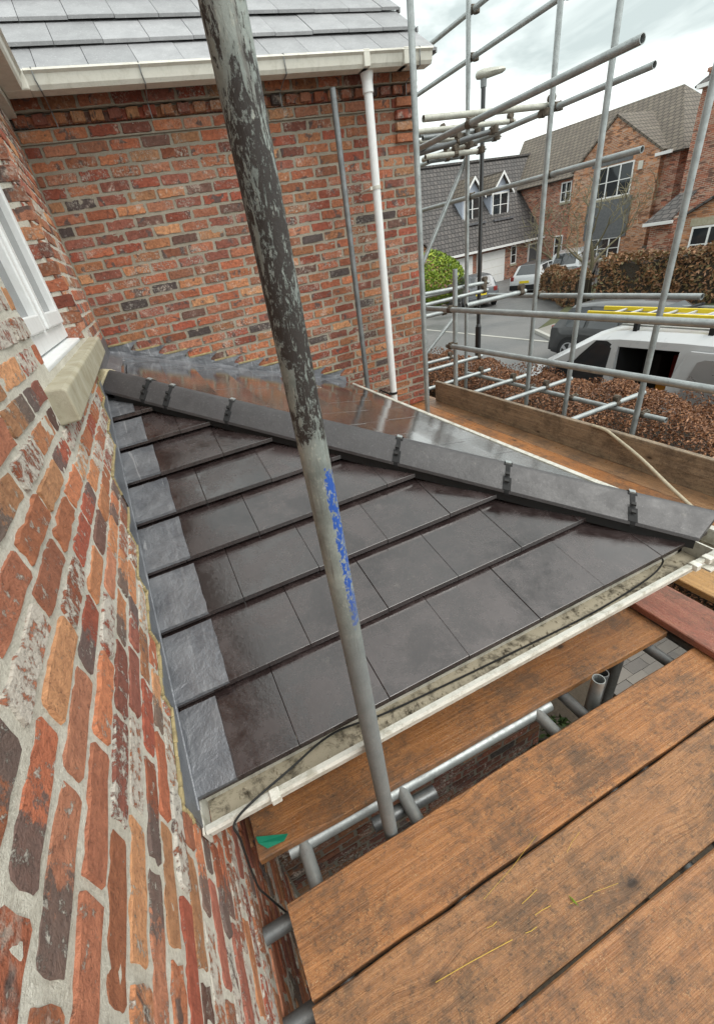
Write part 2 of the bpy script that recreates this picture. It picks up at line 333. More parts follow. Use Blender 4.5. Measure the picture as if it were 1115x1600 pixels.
M['soil'] = simple('soil', (.045, .034, .024), .95, 0, .5, 30, .8, .02)
M['green_plastic'] = simple('green_plastic', (.01, .22, .13), .45, 0, .2, 20)
M['yellow'] = simple('yellow', (.78, .60, .03), .4, 0, .12, 6)
M['rope'] = simple('rope', (.46, .40, .29), .8, 0, .25, 60, .4)
M['straw'] = simple('straw', (.62, .42, .08), .6, 0, .25, 60)
M['slate_clad'] = simple('slate_clad', (.13, .135, .14), .6, 0, .3, 9, .3, .01)
M['blue_render'] = simple('blue_render', (.42, .46, .54), .7, 0, .1, 4)
M['tyre'] = simple('tyre', (.016, .016, .016), .8); M['alloy'] = simple('alloy', (.5, .5, .52), .35, .7, .1)
M['fence_wood'] = simple('fence_wood', (.10, .085, .07), .85, 0, .4, 12, .4)
M['bark'] = simple('bark', (.20, .175, .11), .9, 0, .4, 25, .6, .01)
M['red'] = simple('red', (.25, .02, .015), .5)
M['amber'] = simple('amber', (.45, .18, .02), .4)
def glass(name, col=(.03, .035, .04), rough=.04):
    t = NT(name); n = t.noise(t.tc(), 3, 3); return t.out(t.mix(n, tuple(x * .6 for x in col), col), rough, n, .03, .01, 0, .8)
M['glass'] = glass('glass'); M['pane'] = glass('pane', (.16, .165, .17), .06)
def paint(name, col, metal=.0, rough=.25):
    t = NT(name); n = t.noise(t.tc(), 5, 5); m = t.out(t.mix(n, tuple(x * .85 for x in col), col), t.ramp(n, (.3, rough), (.7, rough + .12)), None, metal=metal)
    t.b.inputs['Coat Weight'].default_value = .6; t.b.inputs['Coat Roughness'].default_value = .08; return m
M['p_white'] = paint('p_white', (.55, .56, .57)); M['p_black'] = paint('p_black', (.008, .008, .010), 0, .35); M['p_silver'] = paint('p_silver', (.42, .43, .44), .5)
M['p_grey'] = paint('p_grey', (.10, .105, .115), .4)
def far_brick(name, c1, c2, c3):
    t = NT(name); uv = t.node('ShaderNodeUVMap', uv_map='UVMap').outputs[0]
    b = t.node('ShaderNodeTexBrick', {'Vector': uv, 'Scale': 1.0, 'Mortar Size': .012, 'Brick Width': .225, 'Row Height': .075, 'Color1': (*c1, 1), 'Color2': (*c2, 1), 'Mortar': (.42, .37, .30, 1), 'Bias': .1})
    cell = t.node('ShaderNodeTexVoronoi', {'Vector': t.mapping(uv, (4.4, 13.3, 1)), 'Scale': 1.0}, voronoi_dimensions='2D').outputs['Color']; cs = t.node('ShaderNodeSeparateColor', {0: cell}); c = t.mix(t.ramp(cs.outputs[0], (.70, 0), (.82, .85)), b.outputs['Color'], c3); c = t.mix(t.ramp(cs.outputs[1], (.80, 0), (.9, .8)), c, (.52, .36, .27)); c = t.mix(t.ramp(cs.outputs[2], (.6, 0), (.9, .7)), c, tuple(x * 1.45 for x in c1)); n = t.noise(uv, 5.5, 6, .75)
    c = t.mix(t.ramp(t.noise(uv, .5, 4, .6), (.4, 0), (.7, .35)), c, tuple(x * .6 for x in c1))
    return t.out(c, .9, b.outputs['Fac'], -.5, .01)
M['far_brick'] = far_brick('far_brick', (.34, .12, .07), (.24, .075, .045), (.10, .06, .05))
M['far_brick_orange'] = far_brick('far_brick_orange', (.42, .19, .09), (.33, .12, .06), (.16, .08, .05))
M['porch_brick'] = far_brick('porch_brick', (.24, .09, .055), (.16, .055, .04), (.06, .045, .04))
def far_roof(name, c1, c2):
    t = NT(name); uv = t.node('ShaderNodeUVMap', uv_map='UVMap').outputs[0]
    b = t.node('ShaderNodeTexBrick', {'Vector': uv, 'Scale': 1.0, 'Mortar Size': .035, 'Mortar Smooth': .5, 'Brick Width': .30, 'Row Height': .30, 'Color1': (*c1, 1), 'Color2': (*c2, 1), 'Mortar': tuple(x * .35 for x in c1) + (1,)})
    n = t.noise(uv, 1.3, 5, .7); c = t.mix(t.ramp(n, (.35, .45), (.7, 0)), b.outputs['Color'], tuple(x * .55 for x in c1))
    sep = t.node('ShaderNodeSeparateXYZ', {0: uv}).outputs[1]; saw = t.math('FRACT', t.math('DIVIDE', sep, .30))
    h = t.math('SUBTRACT', t.math('MULTIPLY', saw, -1.0), b.outputs['Fac'])
    return t.out(c, .75, h, .8, .035)
M['far_roof_brown'] = far_roof('far_roof_brown', (.125, .10, .078), (.175, .145, .11)); M['far_roof_dark'] = far_roof('far_roof_dark', (.075, .068, .066), (.12, .105, .098))
def leaf_mat(name, cols):
    t = NT(name); v = t.node('ShaderNodeNewGeometry').outputs['Random Per Island']
    n = len(cols); c = t.ramp(v, *[(i / (n - 1), c) for i, c in enumerate(cols)])
    m = t.out(c, .45, spec=.4); t.b.inputs['Subsurface Weight'].default_value = 0; return m
M['beech'] = leaf_mat('beech', [(.07, .028, .014), (.23, .10, .045), (.13, .052, .022), (.40, .20, .10), (.17, .07, .03)])
M['beech_far'] = leaf_mat('beech_far', [(.11, .05, .025), (.30, .15, .07), (.19, .09, .04), (.14, .12, .05), (.24, .12, .06)])
M['green_leaf'] = leaf_mat('green_leaf', [(.07, .13, .012), (.24, .32, .03), (.13, .22, .02), (.36, .42, .05)])
M['ivy_leaf'] = leaf_mat('ivy_leaf', [(.03, .06, .015), (.07, .11, .03), (.05, .08, .02)])
M['grass'] = leaf_mat('grass', [(.05, .075, .015), (.10, .13, .03), (.13, .13, .05)])
def ground_mat(name, c1, c2, sc, bd, rough=.9, wet=False):
    t = NT(name); v = t.node('ShaderNodeNewGeometry').outputs['Position']; a = t.noise(v, .6, 5, .6); b = t.noise(v, sc, 5, .7)
    c = t.mix(t.ramp(a, (.35, 0), (.65, 1)), c1, c2); c = t.mix(t.ramp(b, (.35, .5), (.6, 0)), c, tuple(x * .5 for x in c1))
    return t.out(c, t.ramp(a, (.35, rough - .35 if wet else rough), (.65, rough)), b, .5, bd)
M['asphalt'] = ground_mat('asphalt', (.10, .10, .10), (.17, .165, .16), 90, .006, .75, True)
M['paving'] = ground_mat('paving', (.20, .19, .17), (.28, .26, .23), 60, .005, .85)
M['kerb'] = ground_mat('kerb', (.34, .33, .30), (.44, .43, .39), 60, .004)
M['lawn'] = ground_mat('lawn', (.05, .06, .02), (.09, .085, .035), 40, .02)
M['earth'] = ground_mat('earth', (.07, .055, .04), (.11, .085, .06), 30, .02)
t_ = NT('block'); v_ = t_.rvec(); n_ = t_.noise(v_, 60, 5, .7)
M['block'] = t_.out(t_.mix(n_, t_.mix(t_.rand(), (.14, .13, .125), (.30, .27, .235)), (.24, .22, .2)), .75, n_, .4, .004)

# ------------------------------------------------------------------ ground, road
G = -3.60
def uvproject(o, u, v):
    me = o.data; lay = me.uv_layers.new(name='UVMap'); u = Vector(u); v = Vector(v)
    for l in me.loops: p = me.vertices[l.vertex_index].co; lay.data[l.index].uv = (p.dot(u), p.dot(v))
tag(MB().box((-60, -60, G - .3), (320, 320, G - .112)).build('ground', M['earth']), kind='structure')
tag(MB().box((1.95, -5.2, G - .3), (4.45, 3.2, G - .065)).build('driveway', M['earth']), kind='structure')
drive = bpy.data.objects['driveway']
bmb = MB().box((-.098, -.048, -.06), (.098, .048, 0)); blk = bmb.mesh('paving_block', M['block'])
cnt = 0
for j in range(22):
    for i in range(11):
        x = 2.55 + i * .2 + (j % 2) * .1; y = -3.75 + j * .1
        p = proj((x, y, G))
        if p is None or not (-30 < p[0] - 985 < 90 + 30) or not (880 < p[1] < 1200): continue
        o = bpy.data.objects.new('paving_block', blk); link(o, drive, Matrix.Translation((x, y, G - .003 + rnd.uniform(-.003, .003))) @ Matrix.Rotation(rnd.uniform(-.012, .012), 4, 'Z'))
        if rnd.random() < .0: o.scale = (1, 1, 1)
        cnt += 1
tag(MB().box((4.45, -14, G - .3), (5.9, 40, G + .02)).build('verge', M['lawn']), kind='structure')
def strip(name, pts, z, mat, th=.1):
    return tag(MB().prism([Vector((x, y, z - th)) for x, y in pts], (0, 0, th)).build(name, mat), kind='structure')
strip('road', [(6.02, -40), (12.2, -40), (12.2, 6.2), (13.2, 8.2), (22, 13), (32, 17), (32, 26), (15, 24), (11.9, 13.6), (10.5, 60), (5.0, 60), (6.02, 8)], G - .01, M['asphalt'])
strip('kerb', [(5.9, -40), (6.02, -40), (6.02, 60), (5.9, 60)], G + .09, M['kerb'], .2)
strip('kerb', [(12.2, -40), (12.33, -40), (12.33, 6.2), (13.3, 8.1), (13.2, 8.2), (12.2, 6.2)], G + .09, M['kerb'], .2)
strip('kerb', [(11.9, 13.6), (12.0, 13.5), (15.1, 23.9), (15, 24)], G + .09, M['kerb'], .2)
strip('kerb', [(12.25, 6.4), (12.37, 6.4), (12.02, 13.4), (11.9, 13.4)], G + .006, M['kerb'], .08)   # dropped kerb across the mouth of the drive
strip('pavement', [(12.33, -40), (14.2, -40), (14.2, 8.2), (13.3, 8.1), (12.33, 6.2)], G + .085, M['paving'])
strip('lawn', [(14.2, -40), (60, -40), (60, 17.0), (32, 17), (22, 13), (13.3, 8.1), (14.2, 8.2)], G + .08, M['lawn'])
strip('lawn', [(-40, 26), (15, 24), (11.9, 13.6), (10.5, 60), (-40, 60)], G + .06, M['lawn'])

# ------------------------------------------------------------------ the brick house the roof leans against
house = thing('brick_house', (0, 0, G), 'near red brick house with white gutters and a low tiled porch roof in its corner', 'house')
PAL = [(.43, .165, .085), (.39, .13, .07), (.33, .09, .055), (.45, .20, .10), (.49, .25, .13), (.37, .145, .085), (.29, .105, .075), (.16, .085, .068), (.09, .07, .068), (.41, .18, .11)]
PW = [4, 5, 5, 3, 2, 4, 4, 2.0, 1.2, 3]
PWL = [5, 5, 4, 4, 4, 4, 3, .8, .15, 4]
def brick_variant(L, Hh, seed):
    r = random.Random(seed); pts = []; nx = 7
    cs = [r.uniform(.002, .009) for _ in range(4)]
    for k in range(nx): pts.append((-L / 2 + cs[0] + (L - cs[0] - cs[1]) * k / (nx - 1), -Hh / 2))
    pts.append((L / 2, -Hh / 2 + cs[1])); pts.append((L / 2 + r.uniform(-.003, .001), r.uniform(-.01, .01))); pts.append((L / 2, Hh / 2 - cs[2]))
    for k in range(nx): pts.append((L / 2 - cs[2] - (L - cs[2] - cs[3]) * k / (nx - 1), Hh / 2))
    pts.append((-L / 2, Hh / 2 - cs[3])); pts.append((-L / 2 + r.uniform(-.001, .003), r.uniform(-.01, .01))); pts.append((-L / 2, -Hh / 2 + cs[0]))
    outer = []
    for i, p in enumerate(pts):
        chip = r.uniform(.002, .007) if r.random() < .22 else 0
        q = Vector((p[0], p[1])); outer.append(((p[0] - math.copysign(chip, p[0])) + r.uniform(-.0018, .0018), (p[1] - math.copysign(chip, p[1])) + r.uniform(-.0018, .0018)))
    n = len(outer)
    inner = [(p[0] * (1 - .0035 / (L / 2)), p[1] * (1 - .0035 / (Hh / 2))) for p in outer]
    v = [(p[0], .010, p[1]) for p in outer] + [(p[0], r.uniform(-.0045, -.002), p[1]) for p in inner]
    f = [(i, (i + 1) % n, n + (i + 1) % n, n + i) for i in range(n)] + [tuple(range(n, 2 * n))]
    return v, f
BL, BH = .203, .0620
BV = [brick_variant(BL, BH, s) for s in range(12)]
BM = []; BMA = []
for v, f in BV:
    mb = MB(); mb.v = v; mb.f = f; mb.m = [0] * len(f); BM.append(mb.mesh('brick', M['brick'], smooth=True, angle=60)); BMA.append(mb.mesh('brick', M['brick_limed'], smooth=True, angle=60))
def brick_wall(part, P0, U, u0, u1, z0, z1, mask, nobj, seed, MODU=.217, MODZ=.075, proud=0.0, jit=.0022, limed=False, dim=1.0):
    r = random.Random(seed); U = Vector(U); Z = Vector((0, 0, 1)); Y = Z.cross(U); P0 = Vector(P0)
    items = []
    nz = int(round((z1 - z0) / MODZ))
    for k in range(nz):
        z = z0 + (k + .5) * MODZ; u = u0 - (MODU / 2 if k % 2 else 0) - r.choice((0, 0, .0, MODU * .25))
        while u < u1:
            a, b = max(u, u0), min(u + MODU, u1); u += MODU
            for (c, d) in mask(a, b, z):
                if d - c < .05: continue
                L = d - c - (MODU - BL)
                ctr = P0 + U * ((c + d) / 2) + Z * (z + r.uniform(-jit, jit)) - Y * (proud + r.uniform(-.0025, .0035))
                rot = Matrix.Rotation(r.uniform(-.012, .012), 4, 'Y') @ Matrix.Rotation(r.uniform(-.012, .012), 4, 'Z')
                base = Matrix(((U.x, Y.x, Z.x, ctr.x), (U.y, Y.y, Z.y, ctr.y), (U.z, Y.z, Z.z, ctr.z), (0, 0, 0, 1)))
                m = base @ rot @ Matrix.Diagonal((L / BL, 1, r.uniform(.95, 1.035), 1))
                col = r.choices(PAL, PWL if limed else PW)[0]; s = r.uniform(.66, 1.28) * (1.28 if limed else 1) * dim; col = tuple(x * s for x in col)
                p = proj(ctr); sc = -1
                if p and -25 < p[0] < W + 25 and -25 < p[1] < H + 25:
                    q = [proj(ctr + U * dx + Z * dz) for dx, dz in ((-L / 2, -BH / 2), (L / 2, -BH / 2), (L / 2, BH / 2), (-L / 2, BH / 2))]
                    if all(q):
                        sc = abs(sum(q[i][0] * q[(i + 1) % 4][1] - q[(i + 1) % 4][0] * q[i][1] for i in range(4))) / 2
                items.append((sc, r.randrange(12), m, col))
    items.sort(key=lambda t: -t[0])
    for sc, vi, m, col in items[:nobj]:
        o = bpy.data.objects.new('brick', (BMA if limed else BM)[vi]); link(o, part, m); o.color = (*col, 1)
    rest = items[nobj:]
    if rest:
        mb = MB(); cols = []
        for sc, vi, m, col in rest:
            v, f = BV[vi]; mb.add([m @ Vector(p) for p in v], f); cols += [(*col, 1)] * len(v)
        o = mb.build('brickwork', M['brick_limed_mass' if limed else 'brick_mass'], part, smooth=True, angle=60); tag(o, kind='stuff')
        ca = o.data.color_attributes.new('col', 'FLOAT_COLOR', 'POINT')
        ca.data.foreach_set('color', [x for c in cols for x in c])
# roof planes of the porch: near slope falls towards -Y, far slope towards +X
XE, YE, ZE, TN = 2.07, -3.42, -1.16, .367
HC = XE + YE                                               # hip in plan: x + y = HC
zn = lambda y: ZE + TN * (y - YE)
zf = lambda x: ZE + TN * (XE - x)
WY0, WY1, WZ0, WZ1 = -2.53, -1.35, -.175, 1.02             # window opening
REC = .010
wallA = MB()
for a, b, c, d in ((-6.2, WY0, G, 1.3), (WY1, .0, G, 1.3), (WY0, WY1, G, WZ0), (WY0, WY1, WZ1, 1.3)):
    wallA.box((-.30, a, c), (-REC, b, d))
wallA = wallA.build('wall', M['mortar'], house); tag(wallA, 'brick wall with the white window and lead stepped flashing')
def maskA(a, b, z):
    if a > YE + .42 and z < zn(max(a, YE)) - .12 and b < HC + .05: return []
    if b > HC and z < -.55: return []
    if z < -3.3: return []
    if WZ0 - .13 < z < WZ1 and b > WY0 - (.19 if z < WZ0 + .02 else 0) and a < WY1 + (.36 if z < WZ0 + .02 else 0):
        lo = WY0 - (.19 if z < WZ0 - .0 else 0); hi = WY1 + (.36 if z < WZ0 else 0)
        out = []
        if a < lo: out.append((a, min(b, lo)))
        if b > hi: out.append((max(a, hi), b))
        return out
    return [(a, b)]
brick_wall(wallA, (0, 0, 0), (0, 1, 0), -5.2, -.005, -3.0, 1.2, maskA, 300, 3, limed=True)
# reveals of the window
def mortar_sheet(part, P0, U, u0, u1, z0, z1, cell, hole=None, keep=None, mat='mortar', rise=-.0006):
    U = Vector(U); N_ = U.cross(Z3); P0 = Vector(P0); nu = int((u1 - u0) / cell); nz = int((z1 - z0) / cell); vs_ = []; fs_ = []
    for i in range(nu + 1):
        for j in range(nz + 1):
            a = u0 + (u1 - u0) * i / nu; z = z0 + (z1 - z0) * j / nz; p = P0 + U * a + Z3 * z
            d = mnoise.noise(p * 38) * .0034 + mnoise.noise(p * 11) * .0026 + mnoise.noise(p * 85) * .0016 + rise
            vs_.append(p + N_ * d)
    for i in range(nu):
        for j in range(nz):
            a = u0 + (u1 - u0) * (i + .5) / nu; z = z0 + (z1 - z0) * (j + .5) / nz
            if hole and hole[0] < a < hole[1] and hole[2] < z < hole[3]: continue
            if keep and not keep(a, z): continue
            k = i * (nz + 1) + j; fs_.append((k, k + nz + 1, k + nz + 2, k + 1))
    mb = MB(); mb.add(vs_, fs_); return mb.build('mortar_joints', M[mat], part, smooth=True, fix=False)
Z3 = Vector((0, 0, 1))
mortar_sheet(wallA, (0, 0, 0), (0, 1, 0), -4.35, 0.0, -3.0, 1.15, .0145, (WY0, WY1, WZ0, WZ1), lambda a, z: not (a > YE + .1 and z < zn(min(a, HC)) - .2))
mortar_sheet(wallA, (0, WY1, 0), (1, 0, 0), -.10, .0, WZ0, WZ1, .0145)
rv = MB().box((-.31, WY1 + .002, WZ0), (-.30, WY1 + .01, WZ1)).build('reveal_backing', M['mortar'], wallA)
brick_wall(wallA, (0, WY1, 0), (1, 0, 0), -.11, -.006, WZ0, WZ0 + 16 * .075, lambda a, b, z: [(a, b)], 0, 11, MODU=.104)
XB = 3.06
wallB = MB().box((-.3, REC, G), (XB, .3, 1.3))
wallB.box((XB - .25, .3, G), (XB, 7, 1.3))
wallB = wallB.build('wall', M['mortar_old'], house); tag(wallB, 'brick wall behind the wet roof with white downpipe and dentil course')
def maskB(a, b, z):
    if b < XE + .12 and z < zf(min(b, XE)) - .10: return []
    return [(a, b)]
brick_wall(wallB, (0, 0, 0), (1, 0, 0), .005, XB - .004, .92 - 40 * .075, .92, maskB, 300, 5)
brick_wall(wallB, (XB, 0, 0), (0, 1, 0), .01, 2.0, .92 - 40 * .075, 1.22, lambda a, b, z: [(a, b)], 0, 6)
mortar_sheet(wallB, (0, 0, 0), (1, 0, 0), .0, XB, -2.1, .92, .017, None, lambda a, z: z > zf(min(a, XE + .3)) - .35, 'mortar_old', -.0008)
# corbelled eaves: a proud course, a dentil course and a prouder course
brick_wall(wallB, (0, 0, 0), (1, 0, 0), .005, XB + .02, .92, .995, lambda a, b, z: [(a, b)], 0, 21, proud=.022)
brick_wall(wallB, (0, 0, 0), (1, 0, 0), .005, XB, .995, 1.07, lambda a, b, z: [(a, b)], 0, 22, proud=.008, MODU=.118)
for i in range(26):
    x = .06 + i * .118
    o = bpy.data.objects.new('dentil', BM[i % 12]); c = rnd.choices(PAL, PW)[0]
    if i % 2 == 0 or True:
        link(o, wallB, Matrix.Translation((x, -.03 if i % 2 == 0 else -.034, 1.035)) @ Matrix.Rotation(rnd.uniform(-.03, .03), 4, 'Y') @ Matrix.Diagonal((.42, 3.2, .95, 1))); o.color = (*c, 1)
brick_wall(wallB, (0, 0, 0), (1, 0, 0), .005, XB + .02, 1.07, 1.22, lambda a, b, z: [(a, b)], 0, 23, proud=.052)
cb = MB().box((.0, -.018, .921), (XB + .015, .01, .994)).box((0, -.048, 1.071), (XB + .015, .01, 1.22)); cb.build('corbel_bed', M['mortar_old'], wallB)
for k, z in enumerate((.957, .882, .807, .732)):
    o = bpy.data.objects.new('corbel_brick', BM[k]); link(o, wallB, Matrix.Translation((XB - .10, -.045 + .008 * k, z)) @ Matrix.Diagonal((.95, 3.0, 1, 1))); o.color = (*PAL[k * 2 % 6], 1)

# window in the left wall
win = MB()
FX0, FX1 = -.115, -.055
def frame_bar(mb, y0, y1, z0, z1, x0=FX0, x1=FX1): mb.box((x0, y0, z0), (x1, y1, z1))
frame_bar(win, WY0, WY0 + .06, WZ0 + .03, WZ1); frame_bar(win, WY1 - .065, WY1 - .004, WZ0 + .03, WZ1); frame_bar(win, WY0 + .06, WY1 - .065, WZ0 + .03, WZ0 + .10); frame_bar(win, WY0 + .06, WY1 - .065, WZ1 - .06, WZ1)
wf = win.build('window_frame', M['pvc_clean'], house, bevel=.006)
mid = (WY0 + WY1) / 2
c1 = MB(); y0, y1 = WY0 + .06, WY1 - .065
for a, b in ((y0, mid - .03), (mid + .03, y1)):
    s = MB()
    for (ya, yb, za, zb) in ((a, a + .055, WZ0 + .10, WZ1 - .06), (b - .055, b, WZ0 + .10, WZ1 - .06), (a + .055, b - .055, WZ0 + .10, WZ0 + .16), (a + .055, b - .055, WZ1 - .12, WZ1 - .06), (a + .055, b - .055, WZ0 + .64, WZ0 + .70)): frame_bar(s, ya, yb, za, zb, -.10, -.038)
    s.build('sash', M['pvc_clean'], wf, bevel=.006)
    for za, zb in ((WZ0 + .16, WZ0 + .64), (WZ0 + .70, WZ1 - .12)): MB().box((-.085, a + .05, za - .005), (-.07, b - .05, zb + .005)).build('pane', M['pane'], wf)
MB().box((FX0, mid - .03, WZ0 + .10), (FX1 + .001, mid + .03, WZ1 - .06)).build('mullion', M['pvc_clean'], wf, bevel=.004)
MB().prism([Vector((-.115, WY0 + .004, WZ0 + .032)), Vector((-.01, WY0 + .004, WZ0 + .014)), Vector((-.01, WY0 + .004, WZ0 - .004)), Vector((-.115, WY0 + .004, WZ0 - .004))], (0, WY1 - WY0 - .008, 0)).build('cill', M['pvc_clean'], wf, bevel=.004)
MB().box((-.29, WY0 + .01, WZ0 + .02), (-.27, WY1 - .01, WZ1)).build('blind', M['pvc_clean'], wf)
sl_ = MB().prism([Vector((-.12, -2.715, WZ0 - .006)), Vector((.045, -2.715, WZ0 - .022)), Vector((.055, -2.715, WZ0 - .03)), Vector((.055, -2.715, WZ0 - .122)), Vector((-.12, -2.715, WZ0 - .122))], (0, 1.75, 0)).build('window_sill', M['stone'], house, bevel=.006)
tag(sl_, 'weathered buff stone sill under the white window')

# upper roof of the back wall, its gutter and downpipe
UP = math.radians(39); UT = math.tan(UP)
zu = lambda y: 1.20 + UT * (y + .255)
upper = MB().prism([Vector((-.3, -.2, zu(-.2) - .06)), Vector((-.3, 2.6, zu(2.6) - .06)), Vector((-.3, 2.6, zu(2.6) - .12)), Vector((-.3, -.2, zu(-.2) - .12))], (XB + .34, 0, 0)).build('upper_roof', M['underlay'], house)
gu = .31 * math.cos(UP)
for k in range(9):
    y0 = -.255 + gu * k; y1 = y0 + gu + .05; off = (.13 if k % 2 else -.02)
    for j in range(-1, 12):
        a = off + j * .2975; b = a + .2945; a = max(a, -.3); b = min(b, XB + .055)
        if b - a < .05: continue
        t = .036; zt = lambda y: zu(y0) + (y - y0) * (gu * UT - t) / gu
        pts = [Vector((a, y0, zt(y0))), Vector((b, y0, zt(y0))), Vector((b, y1, zt(y1))), Vector((a, y1, zt(y1)))]
        o = MB().prism(pts, (0, .004, -.019)).build('tile', M['tile_pale'], upper, bevel=.0015)
        o.matrix_basis = Matrix.Translation((0, 0, rnd.uniform(-.0015, .003)))
    MB().box((XB + .057, y0, zu(y0) - .03), (XB + .068, y0 + gu, zu(y0) + .0)).build('verge_cap', M['tile_pale'], upper)
# square-line gutter section (depth, height)
GP = [(0, .075), (0, .0), (.10, 0), (.112, .02), (.119, .066), (.134, .078), (.130, .089), (.112, .082), (.103, .022), (.097, .008), (.008, .008), (.008, .075)]
def gutter(name, p0, axis, out, L, z, mat, inner=None, dep=1.0):
    axis = Vector(axis); out = Vector(out); p0 = Vector(p0)
    r = [[p0 + out * (d * dep) + Vector((0, 0, z + h)) + axis * s for d, h in GP] for s in (0, L)]
    mb = MB().loft(r)
    if inner:
        n = len(GP)
        for i, f in enumerate(mb.f[:n]):
            if i in (8, 9, 10): mb.m[i] = 1
        return mb.build(name, [mat, inner], house, bevel=0)
    return mb.build(name, mat, house)
gb = gutter('gutter', (.20, -.185, 0), (1, 0, 0), (0, -1, 0), XB - .21, 1.10, M['pvc_cream'])
MB().box((.2, -.184, 1.112), (XB - .015, -.165, 1.20)).build('fascia', M['pvc_cream'], gb)
for x in (.245, .86, 1.83, 2.93):
    MB().path([(x, -.185, 1.215), (x, -.316, 1.19), (x, -.313, 1.14), (x + .01, -.295, 1.096), (x + .015, -.20, 1.088), (x + .02, -.075, 1.06), (x + .025, -.062, .985)], .004, 6).build('strap', M['galv_dark'], gb)
for x in (2.45, 2.79): MB().box((x, -.318, 1.10), (x + .05, -.18, 1.193)).build('gutter_union', M['pvc_cream'], gb, bevel=.004)
ga = gutter('gutter', (.055, -.30, 0), (0, -1, 0), (1, 0, 0), 3.6, 1.10, M['pvc_cream'])
MB().box((-.0, -4.2, 1.05), (.053, -.02, 1.20)).build('fascia', M['pvc_cream'], ga)
MB().box((.055, -.31, 1.098), (.20, -.18, 1.19)).build('gutter_corner', M['pvc_cream'], ga, bevel=.008)
DY = -.20; DX = at(595, 380, 1, DY).x
dpo = MB().tube((DX, DY, 1.10), (DX, DY, G), .034, 18).build('downpipe', M['pvc_clean'], house, smooth=True)
MB().tube((DX, DY, 1.105), (DX, DY, 1.05), .052, 16, .042).tube((DX, DY, 1.05), (DX, DY, .985), .042, 16).build('outlet', M['pvc_clean'], dpo, smooth=True)
for z in (.40, -1.36):
    MB().tube((DX, DY, z - .012), (DX, DY, z + .012), .039, 16).tube((DX - .05, DY, z), (DX - .05, -.004, z), .008, 8).box((DX - .06, DY - .008, z - .012), (DX - .03, DY + .008, z + .012)).build('pipe_clip', M['pvc_cream'] if z > 0 else M['black'], dpo, smooth=True)

# ------------------------------------------------------------------ the porch roof
porch = MB()
porch.prism([Vector((.0, YE + .03, zn(YE + .03) - .06)), Vector((XE - .03, YE + .03, zn(YE + .03) - .06)), Vector((0, HC, zn(HC) - .06))], (0, 0, -.02))
porch.prism([Vector((XE - .03, YE + .03, zf(XE - .03) - .08)), Vector((XE - .03, -.002, zf(XE - .03) - .08)), Vector((0, -.002, zf(0) - .08)), Vector((0, HC, zf(0) - .08))], (0, 0, -.02))
porch = porch.build('porch_roof', M['underlay'], house); tag(porch, 'low hipped roof of wet dark flat tiles')
GA, TH = .245, .036
def tile(poly, zt, mat, th=.019):
    pts = [Vector((x, y, zt(x, y))) for x, y in poly]
    return MB().prism(pts, (0, 0, -th)).build('tile', mat, porch, bevel=.0014)
for k in range(9):
    y0 = YE + GA * k; y1 = y0 + GA + .045; dz = rnd.uniform
    zt = lambda x, y: zn(y0) + (y - y0) * (GA * TN - TH) / GA
    off = .012 if k % 2 == 0 else .012 + .14875 - .2975
    for j in range(8):
        a = off + j * .2975; b = a + .2962; a = max(a, .012)
        if b - a < .04: continue
        poly = clip([(a, y0), (b, y0), (b, y1), (a, y1)], 1, 1, HC - .01)
        if len(poly) < 3 or max(p[0] for p in poly) - min(p[0] for p in poly) < .02: continue
        e = rnd.uniform(-.0015, .0025); tx = rnd.uniform(-.004, .004); cx_ = (a + b) / 2
        zt2 = lambda x, y: zt(x, y) + e + tx * (x - cx_)
        tile(poly, zt2, M['tile'])
for k in range(9):
    x0 = XE - GA * k; x1 = x0 - GA - .045
    zt = lambda x, y: zf(x0) + (x0 - x) * (GA * TN - .042) / GA
    off = 0 if k % 2 == 0 else .14875
    for j in range(13):
        b = -.012 - off * 0 - j * .2975 + (off if off else 0); a = b - .2955; b = min(b, -.012)
        if b - a < .04: continue
        poly = clip([(max(x1, .012), a), (x0, a), (x0, b), (max(x1, .012), b)], -1, -1, -HC - .01)
        if len(poly) < 3 or max(p[1] for p in poly) - min(p[1] for p in poly) < .02: continue
        e = rnd.uniform(-.001, .0015); ty = rnd.uniform(-.0025, .0025); cy_ = (a + b) / 2
        zt2 = lambda x, y: zt(x, y) + e + ty * (y - cy_)
        tile(poly, zt2, M['tile_far'])
